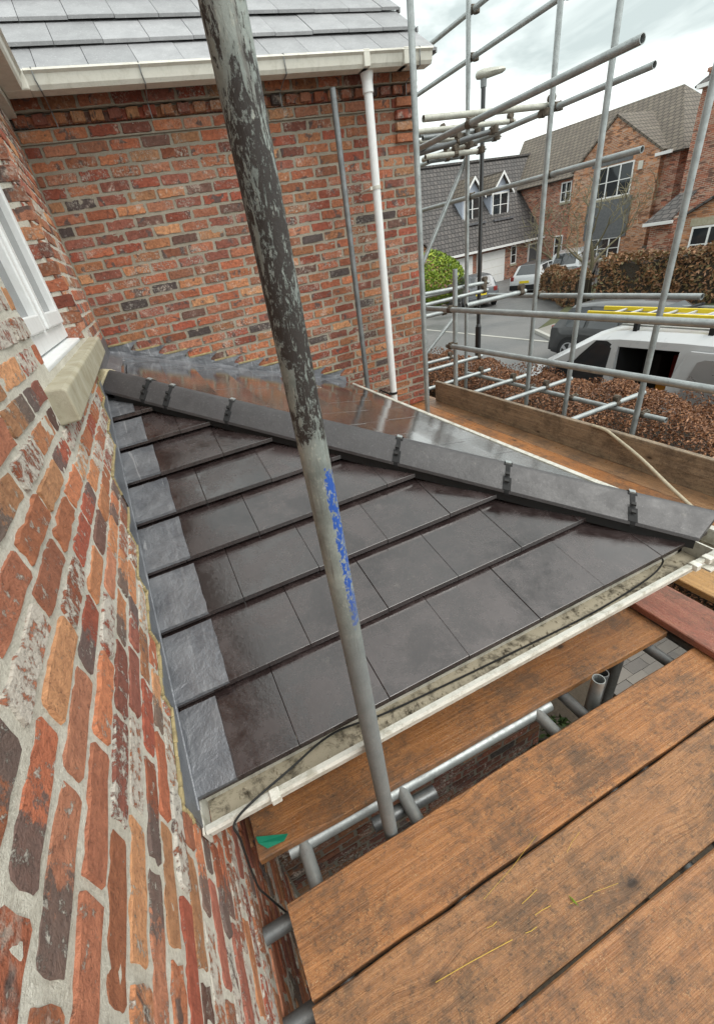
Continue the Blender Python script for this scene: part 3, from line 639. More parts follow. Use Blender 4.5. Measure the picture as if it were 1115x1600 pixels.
# hip tiles
hd = Vector((-1, 1, TN)); hp = Vector((1, 1, 0)).normalized()
HPROF = [(-.108, -.020), (-.104, -.006), (-.060, .030), (-.016, .0635), (-.006, .069), (0, .070), (.006, .069), (.016, .0635), (.060, .030), (.104, -.006), (.108, -.020),
         (.097, -.020), (.05, .015), (.015, .046), (0, .052), (-.015, .046), (-.05, .015), (-.097, -.020)]
def hip_pt(t, s, h): return Vector((XE, YE, ZE)) + hd * t + hp * s + Vector((0, 0, h))
joints = [.045, .20, .53, .86, 1.16, 1.46, 1.71, 1.81, 2.0]
for i in range(len(joints) - 1):
    a, b = joints[i] + .0025, joints[i + 1] - .0025; lift = rnd.uniform(.010, .019)
    ra = [hip_pt(a - (.055 * (1 - abs(s) / .108) if i == 0 else 0), s, h + lift) for s, h in HPROF]; rb = [hip_pt(b, s, h + lift) for s, h in HPROF]
    MB().loft([ra, rb]).build('hip_tile', M['hip'], porch, smooth=True, bevel=.0015, angle=22)
    if i:
        u = MB()
        for s0, s1 in zip(range(0, 10), range(1, 11)):
            if s0 in (1, 8): pass
            A, B = HPROF[s0], HPROF[s1]; w_ = .0065 + (.005 if s0 % 2 else 0)
            c0, c1 = hip_pt(a, A[0], A[1] + lift + .0025), hip_pt(a, B[0], B[1] + lift + .0025)
            u.add([c0 - hd * w_, c1 - hd * w_, c1 + hd * w_, c0 + hd * w_, c0 - hd * w_ - Vector((0, 0, .012)), c1 - hd * w_ - Vector((0, 0, .012)), c1 + hd * w_ - Vector((0, 0, .012)), c0 + hd * w_ - Vector((0, 0, .012))],
                  [(0, 1, 2, 3), (0, 4, 5, 1), (1, 5, 6, 2), (2, 6, 7, 3), (3, 7, 4, 0)])
        u.build('hip_union', M['black'], porch, fix=False)
        cl = MB(); ck = MB()
        c = hip_pt(a, -.0, .070 + lift); cl.loft([[c + hd * dx + hp * dy + Vector((0, 0, hh)) for dx, dy in ((-.008, -.010), (.008, -.010), (.008, .010), (-.008, .010))] for hh in (-.004, .006)])
        for q in (-.082, -.058):
            c = hip_pt(a, q, .018 + (q + .09) * .9 + lift + .003); ck.loft([[c + hd * dx + hp * dy + Vector((0, 0, hh + dy * .85)) for dx, dy in ((-.006, -.004), (.006, -.004), (.006, .004), (-.006, .004))] for hh in (-.004, .003)])
        cl.build('hip_clip', M['galv'], porch); ck.build('hip_screw', M['rubber'], porch)
m_ = MB()
for s in (-1, 1):
    m_.prism([hip_pt(.05, s * .098, -.045), hip_pt(.05, s * .098, .0), hip_pt(1.95, s * .098, .0), hip_pt(1.95, s * .098, -.045)], hp * s * -.012)
m_.build('hip_roll', M['rubber'], porch)
MB().loft([[hip_pt(2.0, s, h + .012) for s, h in ((-.13, -.03), (-.08, .03), (-.02, .07), (.02, .07), (.08, .03), (.13, -.03))], [hip_pt(2.055, s, h + .01) for s, h in ((-.12, -.03), (-.07, .025), (-.02, .06), (.02, .06), (.07, .025), (.12, -.03))]]).build('mortar_bedding', M['mortar_cream'], porch, bevel=.004)
# lead: soakers on each course, stepped flashing up the left wall
for k in range(9):
    y0 = YE + GA * k; wd = (.125, .18, .182, .178, .18, .165, .15, .13, .10)[k]
    zt = lambda x, y: zn(y0) + (y - y0) * (GA * TN - TH) / GA
    poly = clip([(.004, y0 - .004), (wd, y0 - .004), (wd, y0 + GA + .0), (.004, y0 + GA)], 1, 1, HC - .1)
    if len(poly) < 3: continue
    s = MB(); nx, ny = 6, 6; vs_ = []
    if len(poly) == 4 and poly[0][1] < HC - .45:
        for i in range(nx + 1):
            for j in range(ny + 1):
                x = .004 + (wd - .004) * i / nx; y = y0 - .004 + GA * j / ny
                vs_.append((x + rnd.uniform(-.002, .002) * (i == nx), y, zt(x, y) + .0065 + rnd.uniform(0, .003)))
        fs_ = [(i * (ny + 1) + j, (i + 1) * (ny + 1) + j, (i + 1) * (ny + 1) + j + 1, i * (ny + 1) + j + 1) for i in range(nx) for j in range(ny)]
        for i in range(nx): fs_.append((i * (ny + 1), (i + 1) * (ny + 1), len(vs_) + i + 1, len(vs_) + i))
        vs_ += [(.004 + (wd - .004) * i / nx, y0 - .004, zn(y0) - .004) for i in range(nx + 1)]
        s.add(vs_, fs_); s.build('lead_soaker', M['lead'], porch, smooth=True, fix=False)
    else:
        s.prism([Vector((x, y, zt(x, y) + .006)) for x, y in poly], (0, 0, -.004)); s.build('lead_soaker', M['lead'], porch)
bz = .92 - 40 * .075
def joint_z(z): return -3.0 + math.ceil((z + 3.0) / .075) * .075
ys = YE - .05; k = 0
while ys < HC + .06:
    zt_ = joint_z(zn(ys) + .10); 
    ye = YE + (zt_ + .075 - .10 - ZE) / TN; ye = min(ye, HC + .09)
    zlo0, zlo1 = zn(ys) - .012, zn(ye) - .012
    r = [Vector((.0115, ys - .012, zlo0)), Vector((.0115, ye + .012, zlo1)), Vector((.0105, ye + .012, min(zt_, WZ0 - .125))), Vector((.0105, ys - .012 + rnd.uniform(-.004, .004), min(zt_, WZ0 - .125)))]
    MB().prism(r, (-.004 + .0006 * (k % 2), 0, 0)).build('step_flashing', M['lead'], porch, bevel=.001)
    pt = MB(); yy = ys - .016
    for i_ in range(7):
        pt.box((.0, yy + i_ * (ye - yy) / 7, zt_ - .003 - rnd.uniform(0, .003)), (rnd.uniform(.0085, .012), yy + (i_ + 1) * (ye - yy) / 7 - .0004, zt_ + rnd.uniform(.003, .010)))
    for i_ in range(4): pt.box((.0, ys - .0135 - rnd.uniform(.005, .012), zt_ - .085 + i_ * .0205), (rnd.uniform(.0085, .012), ys - .0135, zt_ - .085 + (i_ + 1) * .0205 - .0004))
    pt.build('pointing', M['sealant'], porch, bevel=.003)
    ys = ye; k += 1
MB().path([(.012, y, zn(y) + .006) for y in [YE - .03 + i * .1 for i in range(21)]], .0045, 6).build('lead_fold', M['lead'], porch, smooth=True)
# back wall: saw-toothed lead
xs = -.0; k = 0
def joint_zb(z): return bz + math.ceil((z - bz) / .075) * .075
xs = .012
while xs < XE - .03:
    zt_ = joint_zb(zf(xs) + .0449) ; xe = XE - (zt_ - .075 - .045 - ZE) / TN; xe = min(max(xe, xs + .1), XE + .02)
    if zt_ - zf(xs) < .09: zt_ += .0
    q = lambda x, z: Vector((x + rnd.uniform(-.004, .004), -.013 - rnd.uniform(0, .008), z + rnd.uniform(-.003, .003)))
    pts = [q(xs - .06, zf(xs) + .004), q(xe + .01, zf(xe) + .004), q(xe - .045, zt_ - .070), q(xe - .02, zt_ - .035), q(xe + .05, zt_ + .004), q((xs + xe) / 2, zt_ - .004), q(xs - .02, zt_)]
    MB().prism([p + Vector((0, -.003 * (k % 2), 0)) for p in pts], (0, .004, 0)).build('step_flashing', M['lead'], porch)
    MB().box((xs, -.012, zt_ - .002), (xe, .0, zt_ + .014)).build('pointing', M['sealant'], porch, bevel=.003)
    xs = xe; k += 1
ap = MB(); nn = 24; vs_ = []
for i in range(nn + 1):
    x = .01 + (XE - .0) * i / nn
    for d, h in ((-.010, .055), (-.018, .012), (-.05, -.002), (-.10, -.008), (-.103, -.045)): vs_.append((x, d + rnd.uniform(-.003, .003), zf(x) + h + rnd.uniform(-.002, .002)))
ap.add(vs_, [(i * 5 + j, i * 5 + 5 + j, i * 5 + 6 + j, i * 5 + 1 + j) for i in range(nn) for j in range(4)]); ap.build('lead_apron', M['lead'], porch, smooth=True, fix=False)
MB().box((.004, HC - .05, zf(0) - .03), (.012, -.01, zf(0) + .13)).prism([Vector((.012, HC + .05, zf(0) + .004)), Vector((.10, HC + .05 - .0, zf(.10) - .004)), Vector((.10, -.1, zf(.10) - .004)), Vector((.012, -.1, zf(0) + .004))], (0, 0, -.03)).build('head_flashing', M['lead'], porch)
# porch gutter (white, silted) and walls below
gz = ZE - .118
pg = gutter('gutter', (.015, YE + .055, 0), (1, 0, 0), (0, -1, 0), XE + .09, gz, M['pvc'], M['moss'], 1.0)
MB().prism([Vector((.012, YE + .045, gz)), Vector((.012, YE + .045, gz + .08)), Vector((.012, YE - .078, gz + .084)), Vector((.012, YE - .066, gz + .01))], (-.006, 0, 0)).build('end_cap', M['pvc'], pg)
pf = gutter('gutter', (XE - .045, YE - .075, 0), (0, 1, 0), (1, 0, 0), -YE + .06, gz - .001, M['pvc'], M['moss'], 1.0)
for x in (.19, 1.86, 1.93): MB().box((x, YE - .092, gz + .068), (x + .028, YE - .06, gz + .094)).build('gutter_clip', M['pvc'], pg, bevel=.003)
MB().box((XE - .08, YE - .083, gz - .004), (XE + .085, YE + .06, gz + .004)).build('corner_union', M['pvc'], pg)
sb = MB()
for i in range(150):                                       # silt and moss crumbs lying in the gutter
    x = rnd.uniform(.1, XE - .05); y = YE + .03 - rnd.uniform(0, .075); s_ = rnd.uniform(.003, .010)
    sb.loft([[Vector((x + s_ * math.cos(a) * q, y + s_ * math.sin(a) * q, gz + .008 + hh)) for a in (0, 1.3, 2.5, 3.8, 5)] for q, hh in ((1, 0), (.5, s_ * .6))])
tag(sb.build('silt', M['moss'], pg), kind='stuff')
for x0, x1, y0, y1 in ((.0, XE - .05, YE + .045, YE + .075), (XE - .075, XE - .045, YE + .045, 0)):
    MB().box((x0, y0, ZE - .22), (x1, y1, ZE - .02)).build('fascia', M['pvc'], porch)
MB().box((0, YE + .075, ZE - .22), (XE - .075, 0, ZE - .205)).build('soffit', M['pvc'], porch)
pw = MB().box((-.01, YE + .40, G), (XE - .22, YE + .6, ZE - .205)).box((XE - .42, YE + .6, G), (XE - .22, 0, ZE - .205)).build('porch_wall', M['mortar_shaded'], house)
brick_wall(pw, (0, YE + .40, 0), (1, 0, 0), .0, XE - .22, -3.2, -1.4, lambda a, b, z: [(a, b)], 0, 31, dim=.5)  # dim puts the deck's shade into the brick colour, here and on the return
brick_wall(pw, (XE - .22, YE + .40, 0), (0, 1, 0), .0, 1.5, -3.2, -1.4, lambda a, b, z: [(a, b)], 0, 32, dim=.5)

# ------------------------------------------------------------------ scaffold
TR = .02415
scaf = thing('scaffold', (3.25, -.3, G), 'galvanised tubular steel scaffold clamped around the house', 'scaffold')
def tubep(name, a, b, mat='galv', lab=None, r=TR, hollow=.004):
    a = Vector(a); b = Vector(b); d = (b - a); L = d.length
    basis = Matrix.Translation(a) @ d.to_track_quat('Z', 'Y').to_matrix().to_4x4()
    mb = MB().tube((0, 0, 0), (0, 0, L), r, 18, hollow=hollow)
    o = mb.build(name, M[mat], scaf, smooth=True, basis=basis, angle=40)
    if lab: o['label'] = lab
    return o
def coupler(par, p, d1, d2, mat='steel_rust'):
    p = Vector(p); d1 = Vector(d1).normalized(); d2 = Vector(d2).normalized(); n = d1.cross(d2)
    n = n.normalized() if n.length > .1 else d1.orthogonal()
    mb = MB().tube(p - d1 * .026, p + d1 * .026, .032, 10)
    q = p + n * .05
    mb.tube(q - d2 * .026, q + d2 * .026, .032, 10)
    mb.tube(p + d2 * .034 - n * .02, p + d2 * .034 + n * .045, .007, 6).tube(q + d1 * .036 - n * .03, q + d1 * .036 + n * .02, .007, 6)
    mb.tube(p + d2 * .034 + n * .045, p + d2 * .034 + n * .058, .012, 6)
    mb.build('coupler', M[mat], par, bevel=.002)
DZ = -1.67
px_ = at(509, 800, 1, -3.525)
pole = MB().tube((0, 0, G), (0, 0, 2.2), TR, 40, hollow=.004).build('standard', M['pole'], scaf, smooth=True, basis=Matrix.Translation((px_.x, -3.525, 0)))
pole['label'] = 'paint-flaked standard with black patches and a blue streak standing by the gutter'
X, Y, Z = Vector((1, 0, 0)), Vector((0, 1, 0)), Vector((0, 0, 1))
v4 = tubep('standard', (2.785, -.43, G), (2.785, -.43, 3.4)); v3 = tubep('standard', (2.225, -.20, G), (2.225, -.20, 1.03), 'galv_dark')
p711 = tubep('standard', (3.25, -.3, G), (3.25, -.3, -.325)); p731 = tubep('standard', (4.36, .91, G), (4.36, .91, 4.6))
v8 = tubep('standard', (4.36, -.245, G), (4.36, -.245, 4.6)); v6 = tubep('standard', (4.31, -.85, G), (4.31, -.85, 4.6)); v7 = tubep('standard', (4.31, -1.64, G), (4.31, -1.64, 3.4))
pz = tubep('standard', (4.95, 2.85, G), (4.95, 2.85, 5))
# guard rails on the inner row, ledgers on the outer row
r1_ = tubep('guard_rail', (3.19, .10, -.672), (3.19, -5.2, -.672)); r2_ = tubep('guard_rail', (3.19, -.24, -1.022), (3.19, -5.2, -1.022))
coupler(r1_, (3.19, -.3, -.672), Y, Z); coupler(r2_, (3.19, -.3, -1.022), Y, Z)
ul = tubep('guard_rail', (4.41, .55, -.765), (4.41, -1.87, -.765)); coupler(ul, (4.41, -.245, -.765), Y, Z)
ol = tubep('ledger', (4.40, .95, -1.79), (4.40, -1.86, -1.79))
for yy in (-.245, -.85, -1.64): coupler(ol, (4.40, yy, -1.79), Y, Z)
for yy, xe in ((-1.38, 4.80), (-.50, 4.80), (.02, 4.62), (.62, 4.55)):
    o = tubep('transom', (2.0, yy, -1.735), (xe, yy + .02, -1.735)); coupler(o, (4.40, yy + .02, -1.735), X, Y)
for (px0, px1, yy, nm) in (((668, 476), (761, 453), .9, 'guard_rail'), ((667, 457), (762, 441), .96, 'guard_rail'), ((728, 477.5), (820, 455), -.25, 'guard_rail'), ((669, 493), (700, 486), .3, 'guard_rail'), ((671, 578), (752, 556), .9, 'ledger'),
                           ((671, 566), (708, 557), 1.3, 'ledger'), ((661, 185.5), (868, 164), -.19, 'ledger'), ((667, 463), (708, 453), 1.5, 'guard_rail'), ((652, 206), (803, 189), .85, 'ledger')):
    a, b = at(*px0, 1, yy), at(*px1, 1, yy)
    o = tubep(nm, a - X * (0 if yy < 0 else .4), b, 'galv_dry' if px0[1] < 300 else 'galv'); coupler(o, b - X * .06, X, Y)
for (pa, pb, xx) in (((650, 82), (800, -29), 4.41), ((650, 146), (884, -5), 4.41), ((640, 235), (1002, 68), 3.30), ((650, 259), (1021, 106), 4.41), ((660, 327), (1002, 236), 4.41)):
    b = at(*pb, 0, xx); a = at(*pa, 0, xx); a.z = b.z = (a.z + b.z) / 2
    o = tubep('guard_rail', a, b); 
    for yy in (.91, -.245):
        if min(a.y, b.y) < yy < max(a.y, b.y) and xx > 4: coupler(o, (xx, yy, a.z), Y, Z)
    if xx < 4: coupler(o, (xx, -.43, a.z), Y, Z)
for (pa, pb, yy, ye) in (((655, 240), (768, 205), 1.0, .45), ((660, 250), (730, 228), 1.4, .8), ((655, 222), (765, 213), 1.6, 1.3), ((668, 252), (722, 244), 1.2, 1.2), ((655, 212), (720, 200), 2.1, 2.1), ((658, 232), (772, 216), .95, .95), ((660, 216), (742, 205), 1.3, 1.3), ((664, 246), (748, 236), .7, .7)):
    o = tubep('ledger', at(*pa, 1, yy), at(*pb, 1, ye), 'galv_dry' if pa[1] % 4 else 'galv_dark'); coupler(o, at(*pb, 1, ye), X, Z); coupler(o, at(*pa, 1, yy).lerp(at(*pb, 1, ye), .55), X, Y)
tubep('brace', at(660, 412, 1, .97), at(731, 240, 1, .97), 'galv'); tubep('brace', at(666, 551, 1, .6), at(709, 496, 1, .6), 'galv')
coupler(v8, at(853, 175, 1, -.22), Z, X)
# tubes under the near boards
tubep('ledger', (.15, -3.405, -1.738), (1.32, -3.425, -1.738), 'galv'); 
for xx, mat in ((.205, 'galv'), (.60, 'galv'), (1.25, 'galv'), (1.40, 'galv_dark'), (1.9, 'galv_dark')): tubep('transom', (xx, -3.36, -1.738 if xx != .205 else -1.732), (xx - .01, -5.2, -1.738), mat)
tubep('ledger', (.0, -3.56, -1.79), (2.2, -3.56, -1.79), 'galv_dark'); tubep('ledger', (.0, -3.77, -1.79), (2.2, -3.77, -1.79), 'galv_dark'); tubep('ledger', (.455, -3.45, -1.79), (.72, -3.46, -1.79), 'galv_dark')
tubep('standard', (1.475, -3.50, G), (1.475, -3.50, -1.585), 'galv'); tubep('standard', (1.60, -3.44, G), (1.60, -3.44, -1.70), 'galv_dark'); tubep('standard', (1.80, -3.38, G), (1.80, -3.38, -1.70), 'galv_dark')
for xx in (2.05, 3.1): tubep('standard', (xx, -4.9, G), (xx, -4.9, -.5))
tubep('ledger', (2.1, .3, -1.79), (2.1, -5.3, -1.79), 'galv_dark'); tubep('ledger', (3.12, .3, -1.79), (3.12, -5.3, -1.79), 'galv_dark')

# ------------------------------------------------------------------ scaffold boards (each lies loose on the tubes)
def board(label, L, w, loc, rz, col, th=.038, name='scaffold_board', tilt=0, nb=14):
    mb = MB(); rr = random.Random(label); rings = []
    for i in range(nb + 1):
        x = L * i / nb; e0 = rr.uniform(-.0025, .0025); e1 = rr.uniform(-.0025, .0025); c = .004; bow = .0025 * math.sin(math.pi * i / nb)
        e0 += bow; e1 += bow
        rings.append([Vector((x, e0 + c, 0)), Vector((x, w + e1 - c, 0)), Vector((x, w + e1, -c)), Vector((x, w + e1, -th + c)), Vector((x, w + e1 - c, -th)), Vector((x, e0 + c, -th)), Vector((x, e0, -th + c)), Vector((x, e0, -c))])
    mb.loft(rings)
    o = mb.build(name, M['wood'], None, basis=Matrix.Translation(loc) @ Matrix.Rotation(rz, 4, 'Z') @ Matrix.Rotation(tilt, 4, 'X'), bevel=0)
    o.color = (*col, 1); return tag(o, label, 'board')
GRP = None
BR = [(.42, .195, .075), (.39, .20, .09), (.40, .195, .085), (.38, .17, .066)]
board('brown scaffold board with knots, next to the painted pole and the gutter gap', 2.0, .222, (.105, -3.778, DZ), math.radians(.25), BR[0])
board('brown scaffold board with straw splinters, second one out from the gutter gap', 2.05, .225, (.10, -4.012, DZ - .003), math.radians(.2), BR[1])
board('scaffold board with grey stains, third one out from the gutter gap', 2.1, .225, (.12, -4.243, DZ + .002), math.radians(.1), BR[2])
board('scaffold board, fourth one out from the gutter gap', 2.1, .225, (.12, -4.475, DZ), 0, BR[0])
board('scaffold board, fifth one out from the gutter gap', 2.1, .225, (.12, -4.71, DZ), 0, BR[1])  # out of view, added to block light from the gap under the deck
board('orange-brown scaffold board lying under the silted white gutter beside the brick wall', 1.93, .225, (.055, -3.412, DZ), math.radians(-1.0), (.36, .165, .06))
H90 = math.radians(90)
board('reddish scaffold board crossing the ends of the near boards', 3.2, .228, (2.215, -5.4, -1.627), H90, (.34, .135, .10))
board('yellowish scaffold board beside the reddish one at the gutter corner', 5.3, .225, (2.522, -5.4, -1.630), H90, (.50, .30, .12))
board('wet orange scaffold board along the far eaves of the porch roof', 5.5, .225, (2.755, -5.4, -1.632), math.radians(90.2), (.46, .19, .055))
board('wet scaffold board second in from the toe board', 5.5, .20, (2.962, -5.4, -1.631), math.radians(89.8), (.43, .19, .07))
board('grey-brown scaffold board against the foot of the toe board', 5.5, .20, (3.168, -5.4, -1.629), math.radians(89.9), (.34, .20, .11))
tb = board('pale wet toe board stood on edge along the outer scaffold deck', 5.3, .225, (3.125, -.095, -1.632), -H90, (.34, .275, .20), name='toe_board', tilt=math.radians(90))
# ------------------------------------------------------------------ loose small things
tag(MB().path(catmull([at(1030, 868, 2, gz + .10), at(1034, 880, 2, gz + .05), at(1010, 905, 2, gz + .02), at(930, 955, 2, gz + .014), at(820, 1010, 2, gz + .014), at(700, 1068, 2, gz + .02), at(600, 1115, 2, gz + .03), at(520, 1146, 2, gz + .05), at(455, 1200, 2, gz + .075), Vector((.10, YE - .085, gz + .094)), Vector((.085, YE - .11, gz + .03)), Vector((.055, YE - .105, gz - .25)), Vector((.05, YE - .08, gz - .42)), Vector((.085, YE - .10, gz - .62)), Vector((.15, YE - .16, gz - .75)), Vector((.2, YE - .2, gz - 1.0))], 8), .0032, 8).build('cable', M['rubber'], None, smooth=True), 'thin black cable lying in the gutter and hanging over its end', 'cable')
tp = [at(925, 665, 0, 3.12), at(945, 672, 0, 3.12), at(960, 683, 0, 3.10), at(1000, 716, 0, 3.0), at(1045, 760, 0, 2.9), at(1092, 803, 2, -1.60)]
tag(MB().path(catmull(tp, 6), .011, 10).build('hose', M['rope'], None, smooth=True), 'pale cream hose hooked over the toe board and lying on the deck', 'hose')
gp = [at(400, 1308, 2, DZ + .006), at(450, 1303, 2, DZ + .006), at(444, 1314, 2, DZ + .010), at(418, 1326, 2, DZ + .003), at(404, 1318, 2, DZ + .005)]
tag(MB().prism(gp, (0, 0, .003)).build('plastic_scrap', M['green_plastic']), 'green plastic scrap on the board below the gutter end', 'scrap')
sp = [((680, 1535), (800, 1468), .0022), ((815, 1412), (838, 1390), .0018), ((760, 1450), (775, 1440), .002), ((835, 1430), (860, 1415), .0018), ((890, 1412), (925, 1398), .0016), ((925, 1395), (965, 1380), .0012), ((755, 1405), (800, 1355), .0011), ((800, 1355), (838, 1305), .0011), ((820, 1458), (838, 1448), .002), ((885, 1332), (905, 1300), .001)]
for i, (a, b, r_) in enumerate(sp):
    a = at(*a, 2, DZ + .001); b = at(*b, 2, DZ + .001)
    tag(MB().path([a, a.lerp(b, .45) + Vector((rnd.uniform(-.003, .003), rnd.uniform(-.003, .003), .003)), b], r_ * .42, 5).build('straw', M['straw']), 'longest and thickest yellow straw lying on the second scaffold board' if i == 0 else 'thin short yellow straw splinter lying on the second scaffold board', 'splinter', 'straw splinters on the board')
lf = at(895, 1407, 2, DZ + .004); d_ = (at(903, 1416, 2, DZ) - at(887, 1399, 2, DZ)).normalized(); e_ = d_.cross(Z) * .0035
tag(MB().add([lf - d_ * .016, lf + e_, lf + d_ * .016, lf - e_, lf + Vector((0, 0, .003))], [(0, 1, 4), (1, 2, 4), (2, 3, 4), (3, 0, 4)]).build('leaf', M['green_leaf'], fix=False), 'small yellow-green leaf among the straw on the board', 'leaf')

# ------------------------------------------------------------------ hedges, shrubs, trees
def leaves(mb, pts, size, rr, up=.35, mi=0):
    for p, nrm in pts:
        d = Vector((rr.gauss(0, 1), rr.gauss(0, 1), rr.gauss(0, 1))).normalized(); n = (nrm * 1.0 + d * .9).normalized()
        u = n.orthogonal().normalized(); a = rr.uniform(0, 6.28); w = n.cross(u); u, w = u * math.cos(a) + w * math.sin(a), w * math.cos(a) - u * math.sin(a)
        s = size * rr.uniform(.6, 1.25); c = n * s * .25
        mb.add([p - u * s, p + w * s * .45 + c, p + u * s, p - w * s * .45 + c], [(0, 1, 2), (0, 2, 3)], mi)
def hedge(name, label, p0, p1, w, h, n, size, mat, rr, cat='hedge', stems=26, bmp=1.0, dp_=.07):
    p0 = Vector(p0); p1 = Vector(p1); d = (p1 - p0); L = d.length; d.normalize(); s = Vector((-d.y, d.x, 0))
    root = thing(name, (p0 + p1) / 2, label, cat); mb = MB(); pts = []
    bump = lambda a, b: bmp * (.10 * math.sin(a * 2.1 + b) + .07 * math.sin(a * 5.3 + 2 * b) + .05 * math.sin(a * 11 + b * 3))
    for i in range(n):
        a = rr.uniform(0, L); f = rr.random(); dep = abs(rr.gauss(0, dp_))
        if f < .42:
            b = rr.uniform(-w / 2, w / 2); q = p0 + d * a + s * b; q.z += h + bump(a, b * 3) - dep - .12 * (abs(b) / (w / 2)) ** 4; nr = Vector((0, 0, 1))
        else:
            sd_ = -1 if f < .78 else 1; z = rr.uniform(.05, h); q = p0 + d * a + s * sd_ * (w / 2 + bump(a, z * 2) - dep - .10 * (z / h) ** 5); q.z += z + bump(a, 1) * z / h; nr = s * sd_
        pts.append((q, nr))
    leaves(mb, pts, size, rr); mb.build('crown', M[mat], root, fix=False)
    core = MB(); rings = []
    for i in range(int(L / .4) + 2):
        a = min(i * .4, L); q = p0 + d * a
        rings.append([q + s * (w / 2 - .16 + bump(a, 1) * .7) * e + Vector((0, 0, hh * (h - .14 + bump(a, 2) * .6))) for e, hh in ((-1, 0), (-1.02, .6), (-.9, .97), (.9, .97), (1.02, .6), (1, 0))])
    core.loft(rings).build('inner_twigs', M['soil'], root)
    st = MB()
    for i in range(stems):
        a = rr.uniform(0, L); q = p0 + d * a + s * rr.uniform(-.2, .2); st.tube(q, q + Vector((rr.uniform(-.15, .15), rr.uniform(-.15, .15), h * .9)), .012, 5, .004)
    tag(st.build('stems', M['bark'], root), kind='stuff'); return root
rr = random.Random(5)
hedge('beech_hedge', 'long clipped beech hedge with brown winter leaves in front of the white van', (5.03, -5.2, G), (4.95, 4.2, G), 1.30, 1.66, 130000, .0185, 'beech', rr, bmp=.55, dp_=.05)
hedge('beech_hedge', 'tall brown beech hedge across the road beneath the bay window', (17.4, 9.0, G), (20.6, 1.0, G), 1.3, 1.72, 11000, .075, 'beech_far', rr)
hedge('beech_hedge', 'low brown hedge beside the drive in front of the silver estate car', (19.4, 13.4, G), (17.2, 9.6, G), .9, 1.25, 4500, .07, 'beech_far', rr)
def ball_shrub(name, label, c, rad, n, size, mat, rr, cat='shrub'):
    root = thing(name, (c[0], c[1], c[2] - rad[2]), label, cat); mb = MB(); pts = []
    lob = [(Vector((rr.gauss(0, 1), rr.gauss(0, 1), rr.gauss(0, 1))).normalized(), rr.uniform(.05, .22)) for _ in range(14)]
    for i in range(n):
        d = Vector((rr.gauss(0, 1), rr.gauss(0, 1), rr.gauss(0, 1))).normalized(); q = 1 - abs(rr.gauss(0, .09)) + sum(a * max(0, d.dot(l)) ** 8 for l, a in lob)
        pts.append((Vector((c[0] + d.x * rad[0] * q, c[1] + d.y * rad[1] * q, c[2] + d.z * rad[2] * q)), d))
    leaves(mb, pts, size, rr); mb.build('crown', M[mat], root, fix=False)
    tr = MB()
    for i in range(9): tr.tube((c[0], c[1], c[2] - rad[2]), (c[0] + rr.uniform(-.6, .6) * rad[0], c[1] + rr.uniform(-.6, .6) * rad[1], c[2] + rr.uniform(-.2, .5) * rad[2]), .03, 6, .008)
    tr.build('stem', M['bark'], root); return root
b0 = at(684, 430, 1, 19.0)
ball_shrub('green_shrub', 'bright yellow-green rounded shrub in front of the garage doors', (b0.x, b0.y, G + 1.25), (1.35, 1.2, 1.25), 4200, .10, 'green_leaf', rr)
ball_shrub('ivy_plant', 'dark green low plant on the ground below the deck gap', (1.95, -3.05, G + .2), (.35, .3, .25), 500, .04, 'ivy_leaf', rr, 'plant')
def bare_tree(name, label, base, ht, rr, lean=(0, 0)):
    root = thing(name, base, label, 'tree'); tr = MB(); tw = MB()
    def grow(p, d, L, r, lv):
        q = [p]; dd = d.copy()
        for i in range(4):
            dd = (dd + Vector((rr.gauss(0, .16), rr.gauss(0, .16), rr.gauss(.05, .10)))).normalized(); q.append(q[-1] + dd * L / 4)
        (tr if lv < 2 else tw).path(q, lambda t: r * (1 - .55 * t), 6 if lv < 2 else 4)
        if lv < 4:
            for i in range(4 if lv < 2 else 3):
                k = rr.randrange(1, 5); a = rr.uniform(0, 6.28); sd = dd.orthogonal().normalized(); sd = sd * math.cos(a) + dd.cross(sd) * math.sin(a)
                grow(q[k], (dd * .55 + sd * .75 + Vector((0, 0, .25))).normalized(), L * rr.uniform(.55, .75), max(.013, r * (1 - .5 * k / 4) * .6), lv + 1)
    grow(Vector(base), Vector((lean[0], lean[1], 1)).normalized(), ht * .42, ht * .021, 0)
    tr.build('trunk', M['bark'], root, smooth=True); tag(tw.build('twigs', M['bark'], root), kind='stuff')
    return root
tb_ = CAM + Vector((math.sin(math.radians(51.3)), math.cos(math.radians(51.3)), 0)) * 26; 
bare_tree('bare_tree', 'bare leafless garden tree in front of the gabled house', (tb_.x, tb_.y, G), 6.0, rr)
b1 = CAM + Vector((math.sin(math.radians(48.2)), math.cos(math.radians(48.2)), 0)) * 29
bare_tree('bare_tree', 'thin bare tree by the front door of the dormer house', (b1.x, b1.y, G), 5.6, rr, (-.15, 0))

